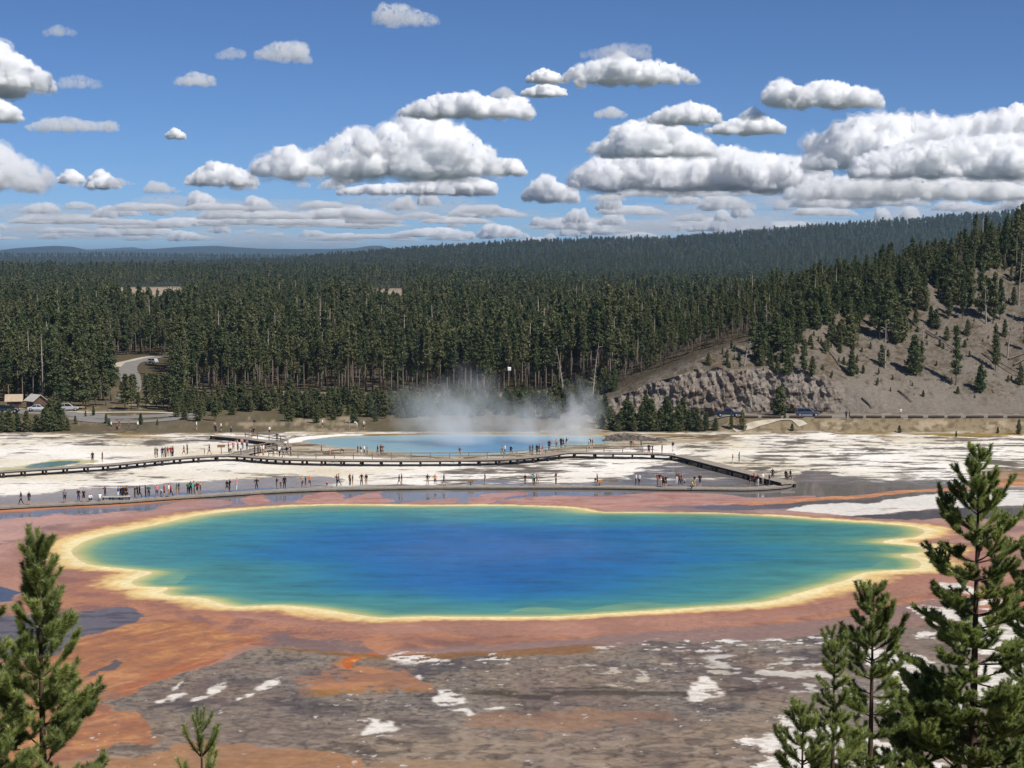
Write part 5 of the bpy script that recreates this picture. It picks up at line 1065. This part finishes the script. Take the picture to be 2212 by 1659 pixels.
for q in '''near 46 1089.5 black|near 63 1090 dark|near 140 1085.5 grey|near 170 1084 dark|near 181 1084 black|near 194 1083 white crouch|near 215.5 1082.5 white crouch|near 227.5 1075 maroon|near 255 1077.5 blue|near 266 1077.5 black|near 275.5 1077.5 olive|near 291.5 1076.3 black|near 297 1076 black|near 321.5 1074.5 teal|near 339 1074 pink|near 355 1073.5 red|near 365 1073 white|near 369 1072.5 red|near 381.5 1068 teal|near 406.5 1068.5 green|near 412 1066.5 teal|near 417 1067.5 turquoise|near 426 1067.5 maroon
near 491 1062.5 black|near 511 1059 pink|near 554.5 1058.8 black hips|near 597.5 1056 black|near 606.5 1055.5 red child|near 614.7 1055.5 black|near 660 1053.5 black|near 669 1051.5 orange|near 706.5 1052.3 pink child|near 728 1050.3 purple|near 755.5 1049 dark walk|near 761.7 1049.8 black|near 781 1049 black hips|near 791 1049 black|near 862 1048.5 black walk|near 868 1048.5 maroon|near 924 1048.3 black|near 940 1048.3 orange hips|near 958.7 1048.5 black walk|near 1048 1047.5 grey|near 1134.3 1048.5 black walk|near 1150.4 1048.5 turquoise|near 1160 1048.5 tan|near 1200.8 1046 black hips|near 1290.3 1048.5 maroon|near 1373.5 1048.5 white|near 1381 1048.5 white|near 1420 1048.8 red|near 1433.5 1052.3 brown|near 1438 1052.3 dark|near 1461.7 1045.2 brown|near 1468 1049 brown|near 1478.8 1049 white child|near 1492.4 1055.4 yellow crouch|near 1500 1051.5 black|near 1512 1050.3 dark
end 1619 1049 dark|end 1629 1048 red|end 1637 1049 dark|end 1647.5 1045.2 white|end 1661.8 1049 dark|end 1668.7 1037.5 dark|end 1697.6 1040.6 black|end 1707.6 1040 black|end 1701 1039 white child|bank 1583 1002.5 red|bank 1596.4 999.2 blue
far 200 1000 dark|far 221 998.5 dark|far 335 989.5 dark|far 339.7 988.7 black|far 351 989.5 navy|far 358 988.3 tan|far 362.6 987 red|far 369 986.5 red|far 372.4 985.7 black|far 397.7 983.1 red|far 404.8 981.9 dark|far 441.7 981.9 grey child|far 452.7 981.9 dark|far 494 978 red|far 497.8 981.9 white|far 504.2 975.5 pink|far 514 978 dark|far 520.4 981.9 white|far 523 967.8 white|far 513 971 pink|far 525 970 pink|far 533.5 971.5 grey|far 550 984 dark|far 557.6 985.1 black|far 564 983.8 white|far 569 981.3 tan|far 574.3 976 dark|far 590.9 986 dark|far 598.6 980 black|far 603.7 986.4 white|far 611.4 986.4 grey|far 619 986.4 black|far 628 986 purple
far 598.6 954.5 navy|far 694.5 981.3 red|far 713.7 982.5 pink child|far 743.9 987.6 black bend|far 773 983.3 black|far 779 983.8 olive|far 786.6 983.3 white|far 793 983.8 grey|far 815.5 983.3 dark|far 826.2 983.3 brown|far 993.7 988.4 grey walk|far 1085.7 985 tan|far 1103.7 983.8 navy walk|far 1151 982.5 dark|far 1160 982.5 black|far 1165 982.5 maroon|far 1171.5 982.5 red|far 1186.3 973.6 dark|far 1201.6 968.5 tan|far 1211.8 967.2 dark|far 1217 967.2 black|far 1223 967.2 black|far 1273 969 white|far 1279.7 969 maroon|far 1363.3 971 dark|far 1369.7 971 pink|far 1385 968.5 green|far 1401.6 982.5 black|far 1409.3 981.3 black|far 1429.8 981.3 black|far 1453.3 976.2 dark
shore 697 923.7 white|shore 754.7 928.8 grey|shore 771.3 925 white bend|shore 785.3 927.6 white|shore 543.6 945.5 dark|shore 547.5 943 black|shore 582 939 white
lot 240.4 928.2 white|lot 251.9 928.2 red crouch|lot 258.3 925 red|lot 297.9 928.2 white|lot 278.8 927 grey|lot 424.6 928.2 white|lot 464 931 tan|lot 466.5 938 dark|lot 477.8 932 white|lot 499.3 939.7 dark|lot 541 946 brown|lot 549.8 924.4 dark|road 1828 906 dark|road 1834.5 906 black|road 1945 900 white'''.replace('\n', '|').split('|'):
    t_ = q.split(); PEOPLE.append((t_[0], float(t_[1]), float(t_[2]), t_[3], t_[4] if len(t_) > 4 else ''))
ge = random.Random(5)
for t_ in [q for q in PEOPLE if q[0] in ('near', 'far') and q[4] == '']:      # companions in the groups
    if ge.random() < .27: PEOPLE.append((t_[0], t_[1] + ge.choice([-1, 1]) * ge.uniform(4, 7), t_[2] - ge.uniform(.2, 1.6), ge.choice(['black', 'dark', 'grey', 'navy', 'white', 'tan', 'maroon', 'blue', 'olive']), 'child' if ge.random() < .12 else ''))
ZP = {'near': .36, 'bank': .02, 'far': .94, 'lot': .05, 'shore': .05, 'road': 1.95, 'end': .38}
gp = random.Random(11); bycol = {}
cnts = {}
for w_, u, v, col, extra in PEOPLE: cnts[(w_, col)] = cnts.get((w_, col), 0) + 1
POSEW = {'stand': 'standing', 'walk': 'walking', 'photo': 'raising a camera', 'hips': 'hands on hips', 'crouch': 'crouching', 'bend': 'bending down'}
for w_, u, v, col, extra in sorted(PEOPLE, key=lambda t: t[1]):
    bycol[(w_, col)] = bycol.get((w_, col), 0) + 1; i = bycol[(w_, col)]; nn = cnts[(w_, col)]
    pose = extra if extra in POSES else gp.choice(['stand', 'stand', 'stand', 'walk', 'photo', 'hips']); me = gp.choice(POSES[pose])
    o = bpy.data.objects.new('person', me); COL.objects.link(o); k = (.62 if extra == 'child' else 1.0) * gp.uniform(1.0, 1.12)
    z = ZP[w_]; b = P(u, v, z); o.location = b; o.scale = (k, k, k); o.rotation_euler = (0, 0, gp.choice([gp.uniform(-.7, .7), gp.uniform(0, 6.28), math.pi / 2, -math.pi / 2]))
    tr = gp.choice(['black', 'black', 'blue', 'khaki', 'grey', 'white' if gp.random() < .4 else 'black']); mats = (gp.choice(SKIN), cloth(SHIRT[col]), cloth(TROU[tr]), gp.choice(HAIR), cloth((190, 188, 186) if gp.random() < .5 else (40, 38, 38)))
    for j, m in enumerate(mats): o.material_slots[j].link = 'OBJECT'; o.material_slots[j].material = m
    who = ('child' if extra == 'child' else 'person'); place = PATHPOS[w_]
    lab = f'{who} in {col} top {POSEW[pose]} {place}' if nn == 1 else f'{who} {POSEW[pose]} {place}, {ordinal(i - 1)} from left in {col}'
    tag(o, lab, 'person', 'visitors')
# ================================================================ ROADS, VEHICLES, BUILDINGS
ASPH = simple('worn asphalt', (124, 120, 116), .9, .15, .5); PALEA = simple('pale gravel', (176, 166, 148), .95, .2, .6)
def strip(name, pts, wid, m, dz=.03):
    p = np.array([tuple(q)[:2] for q in pts]); sp = spline(p, 10, False); t = np.gradient(sp, axis=0); t /= np.linalg.norm(t, axis=1)[:, None]; n = np.stack([-t[:, 1], t[:, 0]], 1)
    w_ = np.interp(np.linspace(0, 1, len(sp)), np.linspace(0, 1, len(wid)), wid)[:, None]; rows = np.stack([sp - n * w_ / 2, sp, sp + n * w_ / 2], 1).reshape(-1, 2)
    z = zground(rows[:, 0], rows[:, 1]) + dz; return tag(link(name, mesh_np(name, np.c_[rows, z], grid_faces(len(sp), 3), True), [m]), kind='structure')
strip('road', [((u - CU) / FPX * 322, 321.5) for u in (1440, 1600, 1800, 2000, 2200, 2620)], [6.4], ASPH, .04)
strip('road', [P(272, 862), P(284, 838), P(280, 815), P(268, 795), P(282, 781), P(325, 774), P(372, 770)], [5, 5, 6, 8, 8, 6.5, 6], ASPH, .15)
strip('road', [P(-60, 886), P(40, 889), P(150, 893), P(230, 902), P(330, 899), P(420, 893)], [9, 9, 8, 6, 6, 6], ASPH, .06)
strip('road', [P(150, 903), P(240, 912), P(340, 909), P(420, 899)], [5, 5, 5, 4], ASPH, .09)
strip('path', [P(-60, 881), P(60, 883), P(160, 890), P(200, 892), P(300, 891), P(380, 893)], [2.5], PALEA, .12)
strip('path', [P(250, 792), P(262, 783), P(290, 777), P(330, 771)], [3], PALEA, .2)
strip('path', [P(1585, 934), P(1640, 931), P(1700, 927), P(1735, 921, 1)], [2.0, 2, 2, 2], PALEA, .12)
GLASS = simple('dark car glass', (22, 26, 30), .08, .05, 2, .6); TYRE = simple('tyre rubber', (24, 24, 24), .9, .1, 6); RIM = simple('wheel rim', (150, 152, 154), .35, .1, 6); LAMPM = simple('car lamp', (200, 196, 188), .2, .05, 3); TAILM = simple('tail lamp', (130, 20, 18), .3, .05, 3)
def paint(c):
    M = N('car paint'); b = M.bsdf(lin(c), .28, .5); b.inputs['Coat Weight'].default_value = .6; return M.m
def vehicle(kind, loc, rz, col, label):
    """length along x, nose at +x"""
    r = empty('pickup_truck' if kind == 'pickup' else 'parked_car', loc, rz); P_ = paint(col); W = 1.86
    if kind == 'pickup': prof = [(-2.75, .45), (-2.75, 1.05), (-.75, 1.08), (1.15, 1.08), (1.5, 1.02), (2.7, .95), (2.82, .5)]; cabin = [(-.7, 1.07), (-.62, 1.75), (.55, 1.8), (1.25, 1.07)]
    elif kind == 'sedan': prof = [(-2.25, .4), (-2.28, .85), (-1.6, .92), (1.2, .9), (2.15, .76), (2.3, .42)]; cabin = [(-1.6, .9), (-.95, 1.4), (.35, 1.44), (1.25, .88)]
    else: prof = [(-2.35, .45), (-2.38, 1.0), (-2.2, 1.04), (1.2, 1.03), (2.2, .92), (2.38, .5)]; cabin = [(-2.25, 1.03), (-2.0, 1.7), (.4, 1.76), (1.3, 1.02)]
    def sweep(pf, w0, w1, name, m, par):
        n = len(pf); vs = []; z0, z1 = min(q[1] for q in pf), max(q[1] for q in pf)
        for s in (-1, 1): vs += [(x_, s * (w0 + (w1 - w0) * ((z_ - z0) / (z1 - z0))), z_) for x_, z_ in pf]
        mb = MB(); mb.add(vs, [tuple(range(n - 1, -1, -1)), tuple(range(n, 2 * n))] + [(i, (i + 1) % n, n + (i + 1) % n, n + i) for i in range(n)]); o = mb.build(name, m, par); bv = o.modifiers.new('b', 'BEVEL'); bv.width = .05; bv.segments = 2; return o
    sweep(prof, W / 2, W / 2 - .06, 'body', P_, r); sweep(cabin, W / 2 - .1, W / 2 - .26, 'roof', P_, r)
    cx = sum(q[0] for q in cabin) / 4; zc = (cabin[0][1] + max(q[1] for q in cabin)) / 2
    for s in (-1, 1):                              # side glass, standing just proud of the cabin
        mb = MB(); zt = max(q[1] for q in cabin); zb = cabin[0][1]; f = lambda q, e: (cabin[0][0] + (cabin[1][0] - cabin[0][0]) * q + .14 + e, cabin[3][0] + (cabin[2][0] - cabin[3][0]) * q - .18 - e)
        yo = lambda q: s * (W / 2 - .1 - .16 * q + .006); a, b = .12, .86; xa, xb = f(a, 0), f(b, 0); za, zb2 = zb + (zt - zb) * a, zb + (zt - zb) * b
        mid = (xa[0] + xa[1]) / 2
        for l0, l1, t0, t1 in ((xa[0], mid - .05, xb[0], (xb[0] + xb[1]) / 2 - .05), (mid + .05, xa[1], (xb[0] + xb[1]) / 2 + .05, xb[1])):
            mb.add([(l0, yo(a), za), (l1, yo(a), za), (t1, yo(b), zb2), (t0, yo(b), zb2)], [(0, 1, 2, 3)])
        mb.build('side_window', GLASS, r)
    mb = MB(); p0, p1 = cabin[3], cabin[2]; e = .01
    mb.add([(p0[0] - .06 + e, -.68, p0[1] + .06), (p0[0] - .06 + e, .68, p0[1] + .06), (p1[0] + .06 + e, .58, p1[1] - .06), (p1[0] + .06 + e, -.58, p1[1] - .06)], [(0, 1, 2, 3)]); o = mb.build('windscreen', GLASS, r); o.location = (.02, 0, .02)
    if kind == 'pickup': mb = MB(); mb.box((-1.75, 0, 1.085), (1.8, 1.5, .012)); mb.build('cargo_bed', TYRE, r)
    xw = 1.55 if kind == 'sedan' else 1.65
    for x_ in (-xw, xw):
        for s in (-1, 1):
            mb = MB(); mb.tube([(x_, s * .72, .36), (x_, s * .945, .36)], .37, 18); wh = mb.build('wheel', TYRE, r, True); mb = MB(); mb.tube([(x_, s * .94, .36), (x_, s * .96, .36)], .22, 14); mb.build('rim', RIM, wh, True)
    for s in (-1, 1):
        mb = MB(); mb.box((prof[-1][0] - .06, s * .68, .78), (.1, .32, .16)); mb.build('headlight', LAMPM, r); mb = MB(); mb.box((prof[0][0] + .0, s * .76, .86), (.06, .2, .22)); mb.build('tail_light', TAILM, r)
    mb = MB(); mb.box((prof[-1][0] - .02, 0, .5), (.14, 1.7, .16)); mb.build('bumper', TYRE, r)
    return tag(r, label, 'truck' if kind == 'pickup' else 'car', 'vehicles on the roads')
def onroad(u, y, z=ROAD_Z + .05): return ((u - CU) / FPX * y, y, z)
vehicle('pickup', onroad(1574, 320), .0, (20, 28, 50), 'dark blue pickup truck on the road below the cliff')
vehicle('suv', onroad(1746, 320.5), .02, (44, 56, 80), 'blue-grey estate car on the road right of the cliff')
def lotpos(u, v, dz=.15):
    p = P(u, v); return (p.x, p.y, float(zground(p.x, p.y)) + dz)
vehicle('suv', lotpos(327, 785, .25), 2.6, (180, 182, 184), 'white car on the forest road bend'); vehicle('sedan', lotpos(83, 889), .1, (184, 186, 188), 'white car parked beside the brown restroom')
vehicle('suv', lotpos(147, 889), .15, (160, 160, 158), 'silver car at the start of the parking loop'); vehicle('suv', lotpos(18, 893), .0, (34, 42, 40), 'dark green car behind the left thicket'); vehicle('sedan', lotpos(208, 797, .3), .5, (210, 212, 214), 'pale car half hidden among the left pines')
def restroom(u, v, w, d, h, roofc, rz, label):
    p = lotpos(u, v, 0); r = empty('restroom_building', p, rz); wm = simple('brown board wall', (92, 72, 60), .9, .25, 1.5); m = MB(); m.box((0, 0, h / 2), (w, d, h))
    m.add([(-w / 2, -d / 2, h), (-w / 2, d / 2, h), (-w / 2, 0, h + 1.2), (-w / 2 + .01, -d / 2, h), (-w / 2 + .01, d / 2, h), (-w / 2 + .01, 0, h + 1.2)], [(0, 1, 2), (5, 4, 3)]); m.add([(w / 2, -d / 2, h), (w / 2, d / 2, h), (w / 2, 0, h + 1.2)], [(0, 1, 2)]); m.build('wall', wm, r)
    m = MB(); k = .5
    for s in (-1, 1): m.add([(-w / 2 - k, 0, h + 1.34), (w / 2 + k, 0, h + 1.34), (w / 2 + k, s * (d / 2 + k), h - .12), (-w / 2 - k, s * (d / 2 + k), h - .12), (-w / 2 - k, 0, h + 1.22), (w / 2 + k, 0, h + 1.22), (w / 2 + k, s * (d / 2 + k), h - .24), (-w / 2 - k, s * (d / 2 + k), h - .24)], [(0, 1, 2, 3), (7, 6, 5, 4), (1, 5, 6, 2), (2, 6, 7, 3), (3, 7, 4, 0)])
    m.build('roof', simple('pale roof', roofc, .8, .15, 1.5), r); m = MB(); m.box((w * .18, -d / 2 - .02, 1.05), (1.0, .06, 2.1)); m.build('door', simple('dark door', (54, 44, 38), .7, .2, 2), r)
    m = MB(); m.box((-w * .25, -d / 2 - .02, 1.9), (.9, .05, .5)); m.build('window', GLASS, r); tag(r, label, 'building')
restroom(31, 882, 3.0, 2.6, 1.9, (166, 148, 126), .25, 'small hut with tan gabled roof at the left, nearer the edge'); restroom(78, 883, 3.2, 3.0, 2.0, (176, 172, 164), -.75, 'brown hut with whitish roof, right of the tan-roofed hut')
p = Pd(1100, 797, 384); m = MB(); r = empty('lamp_pole', (p.x, p.y, 0)); m.tube([(0, 0, 0), (0, 0, p.z - .3)], .09, 8); m.build('pole', DARKW, r); m = MB(); m.box((0, 0, p.z), (.85, .5, .9)); o = m.build('lamp_head', simple('white box', (236, 238, 236), .5, .05, 2), r); o.modifiers.new('b', 'BEVEL').width = .1; tag(r, 'slim pole with a bright white box on top before the dense forest', 'pole')
# parking logs along the road
bl = simple('dark barrier log', (70, 62, 56), .9, .3, 3)
for i, (a, b) in enumerate([(1592, 1640), (1648, 1690), (1708, 1740), (1762, 1800), (1840, 1868), (1875, 1908), (1916, 1950), (1966, 1998), (2010, 2044), (2052, 2080), (2092, 2130), (2140, 2172), (2182, 2220)]):
    y = 317.2 + .15 * (i % 3); x0, x1 = (a - CU) / FPX * y, (b - CU) / FPX * y; m = MB(); zz = ROAD_Z + .3; m.tube([(x0, y, zz), ((x0 + x1) / 2, y - .05, zz + .02), (x1, y + .05, zz)], [.26, .28, .24], 7)
    tag(m.build('barrier_log', bl), f'dark log edging the road below the hill, {ordinal(i)} from the left', 'log', 'logs edging the road')
# dark sinter ledges behind the raised boardwalk
gl = np.random.default_rng(8)
for i, (u, v, w_, h_) in enumerate([(1345, 947, 38, 9), (1378, 950, 40, 8), (1322, 952, 22, 6), (1412, 951, 30, 5)]):
    p = P(u, v); k = p.y / FPX; nx, ny = 40, 14; xs = np.linspace(-1, 1, nx); ys2 = np.linspace(-1, 1, ny); AA, BB = np.meshgrid(xs, ys2); pr = np.clip(1 - AA ** 2, 0, 1) ** .6 * np.clip(1 - BB ** 2, 0, 1) ** .5; co = np.stack([p.x + AA * w_ * k, p.y + BB * w_ * k * .5 + fbm(AA * 3, BB * 3, 1, 3, i) * .6, pr * h_ * k * (1 + .9 * fbm(AA * 5 + i * 9, BB * 3, 1, 3, 5)) - .05], -1).reshape(-1, 3)
    tag(link('rock_ledge', mesh_np('rock ledge', co, grid_faces(ny, nx)), [simple('dark sinter rock', (92, 84, 78), .95, .35, .6)]), f'low dark rock ledge behind the raised boardwalk, {ordinal(i)} of four from the crater', 'rock', 'dark ledges by the crater')
# ================================================================ STEAM
def steam(name, u, v, y, size, dens, scale, lean, seed):
    """rising vapour: a closed volume whose density thins outward and breaks up"""
    p = Pd(u, v, y); M = N('steam'); tc = M.n('ShaderNodeTexCoord').outputs['Object']; sx, sy, sz = size
    sep = M.n('ShaderNodeSeparateXYZ'); M.l(tc, sep.inputs[0]); X_, Y_, Z_ = sep.outputs
    h = M.math('DIVIDE', Z_, sz)                                     # 0..1 up the plume
    nz = M.n('ShaderNodeTexNoise', noise_dimensions='4D'); nz.inputs['W'].default_value = seed; nz.inputs['Scale'].default_value = scale; nz.inputs['Detail'].default_value = 5; nz.inputs['Roughness'].default_value = .62; nz.inputs['Distortion'].default_value = .6; M.l(tc, nz.inputs['Vector'])
    xx = M.math('SUBTRACT', X_, M.math('MULTIPLY', Z_, lean)); wd = M.math('ADD', M.math('MULTIPLY', h, .12), .88)
    rx = M.math('DIVIDE', M.math('ABSOLUTE', xx), M.math('MULTIPLY', wd, sx * .5)); ry = M.math('DIVIDE', M.math('ABSOLUTE', Y_), sy * .5)
    rr = M.math('POWER', M.math('ADD', M.math('POWER', rx, 2.0), M.math('POWER', ry, 2.0)), .5)
    f = M.math('SUBTRACT', 1.0, rr); f = M.math('MULTIPLY', f, M.math('SUBTRACT', 1.05, M.math('POWER', h, 1.3)))
    d = M.math('ADD', M.math('MULTIPLY', f, 1.1), M.math('MULTIPLY', M.math('SUBTRACT', nz.outputs['Fac'], .57), 2.6))
    mr = M.n('ShaderNodeMapRange'); mr.inputs[1].default_value = 0; mr.inputs[2].default_value = .9; M.l(d, mr.inputs[0]); lo = M.n('ShaderNodeMapRange'); lo.inputs[1].default_value = 0; lo.inputs[2].default_value = .45; M.l(f, lo.inputs[0])
    dn = M.math('MULTIPLY', M.math('MULTIPLY', mr.outputs[0], lo.outputs[0]), dens); v_ = M.n('ShaderNodeVolumeScatter'); v_.inputs['Color'].default_value = (.93, .97, 1, 1); v_.inputs['Anisotropy'].default_value = -.15; M.l(dn, v_.inputs['Density']); M.l(v_.outputs[0], M.out.inputs['Volume'])
    mb = MB(); e = abs(lean) * sz; x0, x1 = -sx / 2 - (e if lean < 0 else 0), sx / 2 + (e if lean > 0 else 0); mb.box(((x0 + x1) / 2, 0, sz / 2), (x1 - x0, sy, sz)); o = mb.build(name, M.m); o.location = (p.x, p.y, .1); return tag(o, kind='stuff')
steam('steam', 965, 972, 287, (36, 15, 16), .115, .12, .08, 1.0)
steam('steam', 1115, 966, 290, (30, 11, 11), .12, .15, .12, 2.0)
steam('steam', 1218, 966, 290, (18, 10, 13), .19, .17, .4, 3.0)
steam('steam', 1080, 1218, 180, (64, 26, 1.8), .012, .11, .0, 4.0)
S.cycles.volume_step_rate = .6; S.cycles.volume_preview_step_rate = .6
M = N('haze'); M.t.nodes.remove(M.t.nodes[0]) if False else None
pv_ = M.n('ShaderNodeVolumePrincipled'); pv_.inputs['Color'].default_value = (.52, .74, 1, 1); pv_.inputs['Density'].default_value = 6e-5; pv_.inputs['Anisotropy'].default_value = .35
M.l(pv_.outputs[0], M.out.inputs['Volume'])
mb = MB(); mb.box((0, 13500, 94), (26000, 28000, 190)); hz = mb.build('haze', M.m); tag(hz, kind='stuff')
